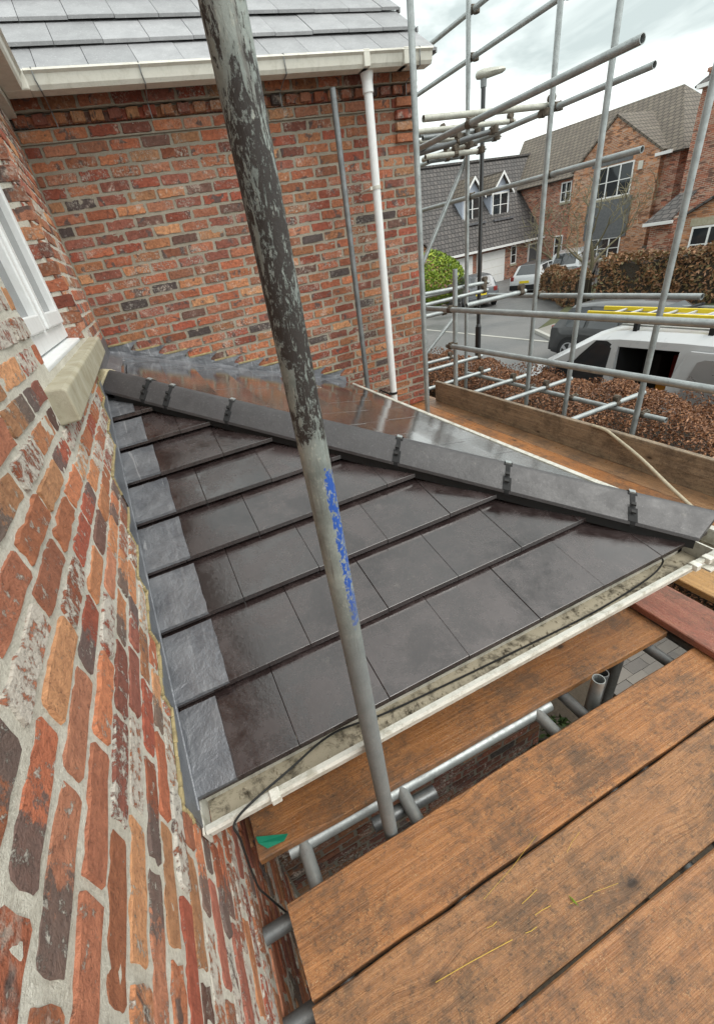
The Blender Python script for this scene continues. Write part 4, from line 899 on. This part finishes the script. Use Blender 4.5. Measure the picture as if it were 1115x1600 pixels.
# ------------------------------------------------------------------ street lamp
lp = CAM + Vector((math.sin(math.radians(40.15)), math.cos(math.radians(40.15)), 0)) * 8.9
lamp = thing('street_lamp', (lp.x, lp.y, G), 'black street lamp column with a flat grey lantern', 'street lamp')
L0 = Vector((lp.x, lp.y, G)); zt = 1.70
MB().tube(L0, L0 + Z * 2.0, .052, 14).tube(L0 + Z * 2.0, L0 + Z * 2.05, .052, 14, .034).tube(L0 + Z * 2.05, Vector((lp.x, lp.y, zt)), .034, 12).build('column', M['p_black'], lamp, smooth=True)
cr_ = Vector((.88, -.47, 0)); lc = Vector((lp.x, lp.y, zt))
MB().tube(lc - Z * .04, lc + Z * .12, .042, 12).build('spigot', M['galv_dark'], lamp, smooth=True)
hd_ = MB(); 
for a_ in (0,): hd_.loft([[lc + cr_ * x + cr_.cross(Z) * (w_ * math.cos(t)) + Z * (.10 + hh * math.sin(t)) for t in [k * math.pi / 6 for k in range(12)]] for x, w_, hh in ((-.11, .03, .02), (-.09, .055, .045), (.0, .075, .06), (.12, .075, .05), (.26, .06, .035), (.30, .03, .015))])
hd_.build('lantern', M['galv_dry'], lamp, smooth=True)

# ------------------------------------------------------------------ vehicles
def wheel(root, x, y, r=.31, w=.19, s=1):
    t = MB(); rg = []
    for yy, q in ((-w / 2, r * .80), (-w / 2, r * .95), (-w * .35, r), (w * .35, r), (w / 2, r * .95), (w / 2, r * .80)): rg.append([Vector((x + q * math.cos(k * math.pi / 10), y + yy, r + q * math.sin(k * math.pi / 10))) for k in range(20)])
    o = t.loft(rg).build('wheel', M['tyre'], root, smooth=True, local=True)
    m = MB(); yo = y + s * (w / 2 + .004)
    for k in range(5):
        a = k * 2 * math.pi / 5; m.prism([Vector((x + q * math.cos(a + e), yo, r + q * math.sin(a + e))) for q, e in ((.05, -.5), (r * .72, -.22), (r * .72, .22), (.05, .5))], (0, -s * .02, 0))
    m.tube((x, yo - s * .03, r), (x, yo + s * .002, r), .06, 12)
    ri = [[Vector((x + q * math.cos(k * math.pi / 10), yo - s * dy, r + q * math.sin(k * math.pi / 10))) for k in range(20)] for q, dy in ((r * .70, .0), (r * .78, .0), (r * .78, .03), (r * .70, .03))]
    m.loft(ri, cap=False); m.build('rim', M['alloy'], o, local=True)
    MB().tube((x, y - .02, r), (x, y + .02, r), r * .74, 20).build('brake_disc', M['dark_in'], o, local=True)
def car(name, label, loc, rz, secs, paintm, cab, roofm=None, wheels=(.75, 3.2), rad=.31, plate=None, lights=True):
    root = thing(name, loc, label, 'car', None, rz)
    def ring(s):
        x, zb, zm, zt, wb, wm, wt = s
        return [Vector((x, -wb, zb)), Vector((x, -wm, zb + .18)), Vector((x, -wm * .99, zm)), Vector((x, -wt - .03, zt - .05)), Vector((x, -wt + .10, zt)), Vector((x, wt - .10, zt)), Vector((x, wt + .03, zt - .05)), Vector((x, wm * .99, zm)), Vector((x, wm, zb + .18)), Vector((x, wb, zb))]
    rs = [ring(s) for s in secs]
    body = MB().loft(rs).build('body', paintm, root, smooth=True, local=True, angle=35)
    n = len(secs)
    for i in range(cab[0], cab[1]):
        for a, b, sg in ((2, 3, -1), (7, 6, 1)):
            q = [rs[i][a], rs[i + 1][a], rs[i + 1][b], rs[i][b]]; c = sum(q, Vector()) / 4
            q = [c + (p - c) * .86 + Vector((0, sg * .012, 0)) for p in q]; MB().prism(q, (0, sg * .004, 0)).build('window', M['glass'], root, local=True)
    for i, nm in ((cab[0] - 1, 'rear_window'), (cab[1], 'windscreen')):
        hi, lo = (i + 1, i) if nm == 'rear_window' else (i, i + 1)
        q = [rs[hi][4], rs[hi][5], rs[lo][5].lerp(rs[hi][5], .04), rs[lo][4].lerp(rs[hi][4], .04)]
        c = sum(q, Vector()) / 4; nr = (q[1] - q[0]).cross(q[2] - q[1]).normalized(); nr = nr if nr.z > 0 else -nr
        q = [c + (p - c) * .93 + nr * .012 for p in q]; MB().prism(q, nr * .004).build(nm, M['glass'], root, local=True)
    if roofm:
        for i in range(cab[0], cab[1]):
            q = [rs[i][3], rs[i][4], rs[i][5], rs[i][6]]; r2_ = [rs[i + 1][3], rs[i + 1][4], rs[i + 1][5], rs[i + 1][6]]
            up = Vector((0, 0, .008)); MB().loft([[p + up for p in q] + [q[3], q[0]], [p + up for p in r2_] + [r2_[3], r2_[0]]]).build('roof_panel', roofm, root, local=True)
    x0, x1 = secs[0][0], secs[-1][0]; wm = secs[1][5]
    for x in wheels:
        for sg in (-1, 1): 
            wheel(root, x, sg * (max(s[5] for s in secs) - .085), rad, .19, sg)
            MB().tube((x, sg * (max(s[5] for s in secs) - .15), rad + .02), (x, sg * (max(s[5] for s in secs) + .004), rad + .02), rad + .055, 20).build('wheel_arch', M['black'], root, local=True)
    for sg in (-1, 1):
        MB().box((x0 - .012, sg * (wm - .16) - .09, .72), (x0 + .05, sg * (wm - .16) + .09, .92)).build('tail_light', M['red'], root, local=True, bevel=.02)
        MB().box((x1 - .05, sg * (wm - .2) - .13, .58), (x1 + .012, sg * (wm - .2) + .13, .76)).build('headlight', M['glass'], root, local=True, bevel=.02)
    MB().box((x0 - .02, -.26, .60), (x0 + .05, .26, .715)).build('number_plate', M['yellow'], root, local=True)
    MB().box((x0 - .035, -wm * .96, .28), (x0 + .10, wm * .96, .52)).build('bumper', M['black'] if plate else paintm, root, local=True, bevel=.03)
    for sg in (-1, 1):
        m = secs[cab[1]]; MB().box((m[0] - .05, sg * (m[5] + .02), m[2] + .02), (m[0] + .06, sg * (m[5] + .20), m[2] + .16)).build('mirror', paintm, root, local=True, bevel=.02)
    return root
#          x    zb   zm   zt   wb   wm   wt
HATCH = [(0, .30, .80, .82, .70, .80, .66), (.06, .24, .88, .95, .78, .84, .66), (.45, .20, .90, 1.40, .80, .86, .58), (1.1, .20, .90, 1.46, .80, .86, .60), (2.0, .20, .90, 1.45, .80, .86, .60), (2.55, .20, .92, 1.37, .80, .86, .56), (3.1, .22, .92, 1.0, .80, .85, .62), (3.75, .25, .80, .86, .74, .80, .62), (3.88, .34, .62, .68, .62, .70, .56)]
SUV = [(0, .40, 1.0, 1.02, .76, .86, .70), (.06, .32, 1.02, 1.10, .84, .90, .70), (.5, .28, 1.04, 1.62, .86, .92, .62), (1.3, .28, 1.04, 1.70, .86, .92, .64), (2.4, .28, 1.04, 1.69, .86, .92, .64), (3.0, .28, 1.06, 1.58, .86, .92, .60), (3.6, .30, 1.06, 1.14, .86, .91, .66), (4.3, .34, .92, 1.0, .80, .87, .66), (4.45, .42, .74, .80, .68, .76, .60)]
mr = at(813, 452, 2, G)
def pos(azd, h): return (CAM.x + math.sin(math.radians(azd)) * h, CAM.y + math.cos(math.radians(azd)) * h, G - .01)
car('parked_car', 'small white car with black roof and yellow rear number plate parked on the drive', pos(44.9, 27.3), math.radians(18), HATCH, M['p_white'], (2, 5), M['p_black'], (.70, 3.15), plate=True)
car('parked_car', 'silver estate car parked behind the low brown hedge', pos(48.6, 28.0), math.radians(28), SUV, M['p_silver'], (2, 5), None, (.80, 3.5), .33)
car('parked_car', 'dark grey car parked in front of the white garage door', pos(40.4, 24.8), math.radians(62), HATCH, M['p_grey'], (2, 5), None, (.70, 3.15))
car('parked_car', 'black car on the far side of the road partly hidden by the white van', (11.5, 5.2, G - .01), math.radians(-90), HATCH, M['p_black'], (2, 5), None, (.70, 3.15), .31)

VX, VY = 6.72, -2.45
van = thing('van', (VX + .95, VY, G - .01), 'white panel van parked by the hedge with its side door open', 'van', None, math.radians(90))
# local: x forward, y left (towards the house), z up
W2 = .95
def vs_sec(x, zb, zm, zt, wm, wt): return [Vector((x, -wm + .06, zb)), Vector((x, -wm, zb + .2)), Vector((x, -wm, zm)), Vector((x, -wt, zt - .10)), Vector((x, -wt + .14, zt)), Vector((x, wt - .14, zt)), Vector((x, wt, zt - .10)), Vector((x, wm, zm)), Vector((x, wm, zb + .2)), Vector((x, wm - .06, zb))]
secs = {k: vs_sec(*v) for k, v in dict(r0=(0, .35, 1.1, 1.86, .92, .84), r1=(.05, .28, 1.1, 1.92, .95, .87), a=(1.98, .26, 1.1, 1.93, .95, .87), b=(2.86, .26, 1.1, 1.91, .95, .87), c=(3.30, .26, 1.1, 1.86, .95, .85), d=(4.22, .26, 1.08, 1.36, .94, .80), e=(4.85, .30, .86, 1.02, .88, .70), f=(5.0, .40, .66, .72, .72, .56)).items()}
MB().loft([secs['r0'], secs['r1'], secs['a']]).build('rear_body', M['p_white'], van, smooth=True, local=True, angle=35)
MB().loft([secs['b'], secs['c'], secs['d'], secs['e'], secs['f']]).build('front_body', M['p_white'], van, smooth=True, local=True, angle=35)
mid_ = MB(); A, B = secs['a'], secs['b']
for i in (0, 1, 2, 3, 4, 5): mid_.prism([A[i], B[i], B[i + 1], A[i + 1]], (0, .03 if i < 4 else 0, -.02 if i >= 3 else .0))
mid_.prism([A[6], B[6], B[6] - Vector((0, -.01, .10)), A[6] - Vector((0, -.01, .10))], (0, -.04, 0)); mid_.prism([A[9], B[9], B[8], A[8]], (0, -.04, 0)); mid_.prism([A[0], B[0], B[9], A[9]], (0, 0, .03))
mid_.build('mid_body', M['p_white'], van, local=True)
cb_ = MB().box((1.97, -.86, .33), (1.985, .84, 1.80)).box((2.85, -.86, .33), (2.865, .84, 1.80)).box((1.985, -.86, .33), (2.85, -.845, 1.80)).box((1.985, -.86, .32), (2.85, .86, .335)); cb_.build('load_space', M['dark_in'], van, local=True)
for (a, b, m) in (((2.02, -.2, .34), (2.5, .5, .98), 'black'), ((2.08, -.6, 1.0), (2.5, .1, 1.45), 'red'), ((2.2, .2, .98), (2.42, .5, 1.14), 'amber'), ((2.55, -.5, .34), (2.82, .3, 1.5), 'dark_in')): MB().box(a, b).build('tool_box', M[m], van, local=True, bevel=.015)
def side(pts, name, mat, off=.006, th=.006):               # panel lying on the van's left side, (x, z) outline
    def yy(z): return .95 if z < 1.1 else .95 - (z - 1.1) * (.95 - .86) / .72
    return MB().prism([Vector((x, yy(z) + off, z)) for x, z in pts], (0, th, 0)).build(name, mat, van, local=True)
side([(2.98, 1.14), (3.62, 1.10), (3.74, 1.16), (3.44, 1.50), (3.22, 1.72), (3.08, 1.73), (2.96, 1.68)], 'side_window', M['glass'], .003, .008)
side([(3.76, 1.12), (4.08, 1.12), (3.56, 1.48)], 'quarter_window', M['glass'], .001, .008)
side([(2.90, .40), (2.905, .40), (2.905, 1.74), (2.90, 1.74)], 'door_seam', M['black'], .001, .004); side([(3.70, .40), (3.705, .40), (3.705, 1.08), (3.70, 1.08)], 'door_seam', M['black'], .001, .004)
side([(1.20, .36), (1.98, .36), (1.98, 1.30), (1.86, 1.72), (1.82, 1.76), (1.20, 1.76)], 'sliding_door', M['p_white'], .035, .035)
side([(1.30, 1.10), (1.78, 1.10), (1.80, 1.22), (1.70, 1.64), (1.62, 1.68), (1.34, 1.68), (1.30, 1.64)], 'door_pressing', M['p_silver'], .0705, .003)
side([(.25, 1.10), (1.10, 1.10), (1.14, 1.14), (1.14, 1.62), (1.08, 1.68), (.30, 1.68), (.22, 1.62)], 'panel_pressing', M['p_silver'], .003, .004)
side([(.15, 1.0), (1.2, 1.0), (1.2, 1.02), (.15, 1.02)], 'door_rail', M['black'], .004, .006)
side([(3.10, .98), (3.26, .98), (3.26, 1.02), (3.10, 1.02)], 'door_handle', M['black'], .006, .02)
side([(2.93, 1.07), (3.66, 1.03), (3.80, 1.13), (3.47, 1.53), (3.24, 1.765), (3.06, 1.77), (2.92, 1.71)], 'window_seal', M['black'], .0, .004)
side([(1.25, .30), (4.0, .30), (4.0, .44), (1.25, .44)], 'sill_trim', M['black'], .072, .012)
for hx in (3.05, 3.12): MB().box((hx, -.55, .9), (hx + .12, .55, 1.5)).build('seat_back', M['slate_clad'], van, local=True, bevel=.03)
MB().box((3.82, .95, 1.08), (3.98, 1.16, 1.32)).build('mirror', M['black'], van, local=True, bevel=.03)
q = [secs['c'][4], secs['c'][5], secs['d'][5], secs['d'][4]]; c = sum(q, Vector()) / 4; nr = Vector((.5, 0, .9)).normalized()
MB().prism([c + (p - c) * .94 + nr * .006 for p in q], nr * .006).build('windscreen', M['glass'], van, local=True)
for x in (.95, 4.1):
    for sg in (-1, 1): wheel(van, x, sg * .85, .33, .2, sg); MB().tube((x, sg * .80, .35), (x, sg * .957, .35), .40, 20).build('wheel_arch', M['black'], van, local=True)
for x in (.45, 1.75, 2.75): 
    MB().box((x - .025, -.72, 1.99), (x + .025, .72, 2.02)).box((x - .03, .68, 1.90), (x + .03, .74, 2.02)).box((x - .03, -.74, 1.90), (x + .03, -.68, 2.02)).build('roof_bar', M['black'], van, local=True)
MB().box((.2, .66, 1.965), (3.0, .69, 1.985)).box((.2, -.69, 1.965), (3.0, -.66, 1.985)).build('roof_rail', M['galv'], van, local=True)
lad = thing('ladder', (VX + .6, VY + 1.5, G + 2.03), 'yellow ladder lying on the roof bars of the white van', 'ladder')
lz = G + 2.05; l0, l1 = VY - .2, VY + 3.72
for xx in (VX + .40, VX + .78): MB().box((xx - .018, l0, lz), (xx + .018, l1, lz + .06)).build('rail', M['yellow'], lad, bevel=.006)
for i in range(14): MB().tube((VX + .41, l0 + .2 + i * .255, lz + .03), (VX + .77, l0 + .2 + i * .255, lz + .03), .015, 8).build('rung', M['alloy'], lad)

# ------------------------------------------------------------------ houses across the road
def house_kit(P0, u, lab, name='far_house'):
    P0 = Vector((*P0, 0)); u = Vector((*u, 0)).normalized(); n = u.cross(Z)     # n points out of the facade towards us when u runs to the right
    root = thing(name, (P0.x, P0.y, G), lab, 'house')
    def P(px, py, back=0.0): return atpl(px, py, P0 - n * back, n)
    def rect(px0, py0, px1, py1, back=0.0):                # facade coordinates of a pixel box (u0, u1, z0, z1)
        a = P((px0 + px1) / 2, py0, back); b = P((px0 + px1) / 2, py1, back); c = P(px0, (py0 + py1) / 2, back); d = P(px1, (py0 + py1) / 2, back)
        return ((c - P0).dot(u), (d - P0).dot(u), b.z, a.z)
    def box(uu, zz, oo, name, mat, par=None, uv=False, bevel=0):   # oo: range outwards from the facade
        p = [P0 + u * uu[0] + n * oo[0] + Z * zz[0], P0 + u * uu[1] + n * oo[0] + Z * zz[0], P0 + u * uu[1] + n * oo[0] + Z * zz[1], P0 + u * uu[0] + n * oo[0] + Z * zz[1]]
        o = MB().prism(p, n * (oo[1] - oo[0])).build(name, mat, par or root, bevel=bevel)
        if uv: uvproject(o, u + n * .7, Z)
        return o
    def window(r, cols=2, rows=2, out=0.0, sill=True, fr=.07, name='window', glassm=None):
        u0, u1, z0, z1 = r; w = u1 - u0; h = z1 - z0
        g = box((u0 + .02, u1 - .02), (z0 + .02, z1 - .02), (out - .10, out + .012), name, glassm or M['glass'])
        fb = lambda a, b, c, d: box((a, b), (c, d), (out - .02, out + .035), 'frame', M['white_paint'], g)
        fb(u0, u0 + fr, z0, z1); fb(u1 - fr, u1, z0, z1); fb(u0 + fr, u1 - fr, z0, z0 + fr); fb(u0 + fr, u1 - fr, z1 - fr, z1)
        for i in range(1, cols): c = u0 + w * i / cols; fb(c - fr * .5, c + fr * .5, z0 + fr, z1 - fr)
        for i in range(1, rows):
            c = z0 + h * i / rows
            for j in range(cols): fb(u0 + w * j / cols + fr * (1 if j == 0 else .5), u0 + w * (j + 1) / cols - fr * (1 if j == cols - 1 else .5), c - .02, c + .02)
        if sill: box((u0 - .05, u1 + .05), (z0 - .12, z0 - .002), (out - .05, out + .07), 'sill', M['stone'], g)
        return g
    def roof(pts, mat, name='roof', th=.08):
        p = [Vector(q) for q in pts]; nr = (p[1] - p[0]).cross(p[2] - p[1]).normalized(); nr = nr if nr.z > 0 else -nr
        o = MB().prism([q - nr * th for q in p], nr * th).build(name, mat, root)
        e = (p[1] - p[0]).normalized(); v = nr.cross(e); v = v if v.z > 0 else -v
        uvproject(o, e, v); return o
    def U(a, z, out=0.0): return P0 + u * a + n * out + Z * z
    return root, P, rect, box, window, roof, U, P0, u, n
# the house with two dormers and the garages
root, P, rect, box, window, roof, U, P0, u, n = house_kit((24.6, 22.4), (.9947, .1027), 'brick house with dark tiled roof, two white dormers and white garage doors')
uL = (P(640, 405) - P0).dot(u); uR = (P(852, 363) - P0).dot(u) + 4.5; ze = P(800, 377).z; zr = P(800, 246, 3.6).z
box((uL, uR), (G, ze + .02), (-7, 0), 'wall', M['far_brick'], uv=True)
roof([U(uL, ze - .08, .35), U(uR, ze - .08, .35), U(uR, zr, -3.6), U(uL, zr, -3.6)], M['far_roof_dark']); roof([U(uR, ze - .08, -7.5), U(uL, ze - .08, -7.5), U(uL, zr, -3.6), U(uR, zr, -3.6)], M['far_roof_dark'])
box((uL, uR), (ze - .20, ze - .07), (.30, .42), 'gutter', M['white_paint']); box((uL, uR), (zr - .03, zr + .10), (-3.72, -3.48), 'ridge_tiles', M['far_roof_dark'], uv=True)
for r in ((710, 403, 737, 447), (752, 393, 786.5, 441)):
    a = rect(*r); g = box((a[0], a[1]), (G, a[3]), (-.06, .05), 'garage_door', M['white_paint'])
    for k in range(1, 4): box((a[0] + .05, a[1] - .05), (G + (a[3] - G) * k / 4 - .012, G + (a[3] - G) * k / 4 + .012), (.04, .054), 'door_rib', M['pvc'], g)
a = rect(744, 385, 747, 430); box((a[0] - .02, a[0] + .07), (G, ze - .15), (.01, .10), 'downpipe', M['white_paint']); 
window(rect(797, 384, 805.5, 412), 1, 2); a = rect(823, 379, 844, 420); d = box((a[0] + .1, a[1] - .1), (G, a[3] - .1), (-.05, .03), 'front_door', M['slate_clad']); 
for q in ((a[0], a[0] + .1, G, a[3]), (a[1] - .1, a[1], G, a[3]), (a[0] + .1, a[1] - .1, a[3] - .1, a[3])): box((q[0], q[1]), (q[2], q[3]), (-.02, .07), 'door_frame', M['white_paint'], d)
for (wx0, wy0, wx1, wy1, ax_, ay) in ((724, 308, 749, 346, 737, 277), (768, 300.5, 792.5, 338.5, 783.8, 268)):
    bk = 1.1; r = rect(wx0, wy0, wx1, wy1, bk); apex = P(ax_, ay, bk).z; cx2 = (r[0] + r[1]) / 2; hw = (r[1] - r[0]) / 2 + .12
    dm = MB().prism([U(cx2 - hw, r[2] - .1, -bk), U(cx2 + hw, r[2] - .1, -bk), U(cx2 + hw, r[3] + .08, -bk), U(cx2, apex - .1, -bk), U(cx2 - hw, r[3] + .08, -bk)], n * -2.6).build('dormer', M['blue_render'], root)
    window(r, 2, 2, -bk + .015, False, .08)
    for sg in (-1, 1):
        ev = U(cx2 + sg * (hw + .16), r[3] - .05, -bk + .22); ap_ = U(cx2, apex + .03, -bk + .22); bk_ = n * -2.6
        o = roof([ev, ev + bk_, ap_ + bk_, ap_], M['far_roof_brown'], 'dormer_roof', .07); 
        MB().prism([ev + n * .02, ap_ + n * .02, ap_ + n * .02 - Z * .17, ev + n * .02 - Z * .14], n * .03).build('bargeboard', M['white_paint'], root)
    box((cx2 - hw - .05, cx2 + hw + .05), (r[2] - .22, r[2] - .10), (-bk - .1, -bk + .45), 'lead_apron', M['lead'])
# the gabled two-storey house
root, P, rect, box, window, roof, U, P0, u, n = house_kit((28.28, 22.78), (.1027, -.9947), 'tall gabled brick house with slate-hung bay windows and brown tiled roof')
uL = (P(798, 330) - P0).dot(u); uR = (P(1062, 240) - P0).dot(u); ze = P(1032, 238).z; RD = 4.2
zr = (P(1066, 134, RD).z + P(830, 215, RD).z) / 2
box((uL, uR), (G, ze), (-8.4, 0), 'wall', M['far_brick'], uv=True)
rl = (P(819, 219, RD) - P0).dot(u); rr_ = (P(1068, 134, RD) - P0).dot(u)
roof([U(uL - .3, ze - .1, .35), U(uR + .3, ze - .1, .35), U(rr_, zr, -RD), U(rl, zr, -RD)], M['far_roof_brown']); roof([U(uR + .3, ze - .1, -8.8), U(uL - .3, ze - .1, -8.8), U(rl, zr, -RD), U(rr_, zr, -RD)], M['far_roof_brown'])
roof([U(uL - .3, ze - .1, -8.8), U(uL - .3, ze - .1, .35), U(rl, zr, -RD)], M['far_roof_brown']); roof([U(uR + .3, ze - .1, .35), U(uR + .3, ze - .1, -8.8), U(rr_, zr, -RD)], M['far_roof_brown'])
GO = .35
ap_ = P(965, 181, -GO); gl = P(897, 262, -GO); gr_ = P(1033, 237, -GO); ua, ul_, ur_ = [(q - P0).dot(u) for q in (ap_, gl, gr_)]; zg = (gl.z + gr_.z) / 2
gw = MB().prism([U(ul_, G, GO), U(ur_, G, GO), U(ur_, zg, GO), U(ua, ap_.z, GO), U(ul_, zg, GO)], n * -2.0).build('gable', M['far_brick_orange'], root); uvproject(gw, u + n * .7, Z)
for sg, ue in ((-1, ul_), (1, ur_)):
    e0 = U(ue + sg * .12, zg - .06, GO + .08); a0 = U(ua, ap_.z + .1, GO + .08); roof([e0, e0 - n * 4.2, a0 - n * 4.2, a0], M['far_roof_brown'], 'gable_roof', .1)
window(rect(929, 258, 986, 308, -GO), 3, 2, GO); a = rect(915, 312, 981, 372, -GO); box((a[0], a[1]), (a[2], a[3]), (GO - .02, GO + .06), 'slate_panel', M['slate_clad'])
a = rect(927, 240, 988, 256, -GO); box((a[0], a[1]), (a[2], a[3]), (GO - .02, GO + .04), 'slate_head', M['slate_clad'])
window(rect(917, 372, 966, 405, -GO), 3, 2, GO); a = rect(997, 251, 1004, 264, -GO); box((a[0], a[1]), (a[2], a[3]), (GO - .02, GO + .05), 'vent_box', M['pvc_cream'])
window(rect(865, 368, 877.5, 400), 1, 2); window(rect(876, 284, 892, 315), 2, 2); a = rect(851, 284, 855, 318); box((a[0], a[0] + .09), (G, ze - .1), (.01, .1), 'downpipe', M['white_paint'])
a = rect(1031, 233, 1056, 239); box((a[0], a[1]), (ze - .14, ze), (.33, .46), 'gutter', M['white_paint']); a = rect(1024, 300, 1027, 305); box((a[0] - .05, a[0] + .05), (G, ze - .1), (.05, .15), 'downpipe', M['white_paint'])
# taller block beyond it with the chimney
root, P, rect, box, window, roof, U, P0, u, n = house_kit((26.9, 12.6), (.1027, -.9947), 'red brick house end with a tall chimney behind the bay windowed house')
uL = (P(1072, 250) - P0).dot(u); zt2 = P(1100, 136).z
box((uL, uL + 11), (G, zt2), (-7, 0), 'wall', M['far_brick'], uv=True); box((uL - .12, uL + 11), (zt2 - .02, zt2 + .12), (-7, .3), 'gutter', M['white_paint'])
roof([U(uL - .2, zt2 + .1, .3), U(uL + 11, zt2 + .1, .3), U(uL + 11, zt2 + 2.6, -3.5), U(uL + 2.0, zt2 + 2.6, -3.5)], M['far_roof_dark'])
a = rect(1097, 108, 1125, 140); box((a[0], a[0] + 1.1), (zt2 - .3, a[3]), (-1.4, -.4), 'chimney', M['far_brick'], uv=True); box((a[0] - .06, a[0] + 1.16), (a[3], a[3] + .14), (-1.46, -.34), 'chimney_cap', M['far_brick'], uv=True)
# the bay-windowed house
root, P, rect, box, window, roof, U, P0, u, n = house_kit((21.8, 11.6), (.1027, -.9947), 'orange brick house front with white bay window above the tall hedge')
uL = (P(1062, 360) - P0).dot(u); zl = P(1068, 336).z; zr2 = P(1115, 308).z; u2 = (P(1115, 308) - P0).dot(u); sl2 = (zr2 - zl) / (u2 - uL)
wl_ = MB().prism([U(uL, G), U(uL + 5.2, G), U(uL + 5.2, zl), U(uL + 2.6, zl + sl2 * 2.6), U(uL, zl)], n * -6).build('wall', M['far_brick_orange'], root); uvproject(wl_, u + n * .7, Z)
for e in ((uL - .15, zl - .06, uL + 2.6), (uL + 5.35, zl - .06, uL + 2.6)): roof([U(e[0], e[1], .15), U(e[0], e[1], -6), U(e[2], zl + sl2 * 2.6 + .1, -6), U(e[2], zl + sl2 * 2.6 + .1, .15)], M['far_roof_dark'])
r = rect(1075, 353, 1112, 409); window((r[0], r[0] + 1.9, r[2], r[3]), 3, 2, .02); box((r[0] - .1, r[0] + 2.0), (r[3] + .02, r[3] + .28), (-.02, .04), 'lintel', M['stone'])
a = rect(1050, 300, 1090, 336, 3); roof([U(a[0], a[2], -1.0), U(a[1], a[2], -1.0), U(a[1], a[3], -2.6), U(a[0] + .4, a[3], -2.6)], M['far_roof_dark'], 'side_roof')
box((a[0] + .15, a[1]), (G, a[2]), (-4, -1.3), 'side_wall', M['far_brick'], uv=True); box((a[0], a[0] + 1.2), (a[2] - .14, a[2] - .02), (-1.0, -.88), 'gutter', M['white_paint'])
# fence between the houses
fe = thing('wooden_fence', tuple(U(uL - 1.6, G, -2.2)), 'grey weathered close-board fence between the two brick houses', 'fence')
fa = P(1003, 384, 2.5); fb_ = P(1064, 372, 2.5); ft = fa.z
nb = 16
for i in range(nb):
    q = fa.lerp(fb_, i / nb); w_ = (fb_ - fa) / nb; MB().prism([Vector((q.x, q.y, G)), Vector((q.x, q.y, G)) + Vector((w_.x, w_.y, 0)) * .96, Vector((q.x, q.y, ft + rr.uniform(-.03, .03))) + Vector((w_.x, w_.y, 0)) * .96, Vector((q.x, q.y, ft))], n * .03).build('plank', M['fence_wood'], fe)
# neighbour's gable left of the dormer house
root, P, rect, box, window, roof, U, P0, u, n = house_kit((17.6, 21.2), (.9947, .1027), 'pale orange brick gable end beside the green shrub', 'far_house')
a = rect(640, 330, 684, 450); zz = P(660, 352).z
wl_ = MB().prism([U(a[1] - 6, G), U(a[1], G), U(a[1], P(684, 402).z), U(a[1] - 3, P(684, 402).z + 2.2), U(a[1] - 6, P(684, 402).z)], n * -6).build('wall', M['far_brick_orange'], root); uvproject(wl_, u + n * .7, Z)
zz = P(684, 402).z
for ue in (a[1] + .1, a[1] - 6.1): roof([U(ue, zz - .07, .15), U(ue, zz - .07, -6), U(a[1] - 3, zz + 2.28, -6), U(a[1] - 3, zz + 2.28, .15)], M['far_roof_dark'])
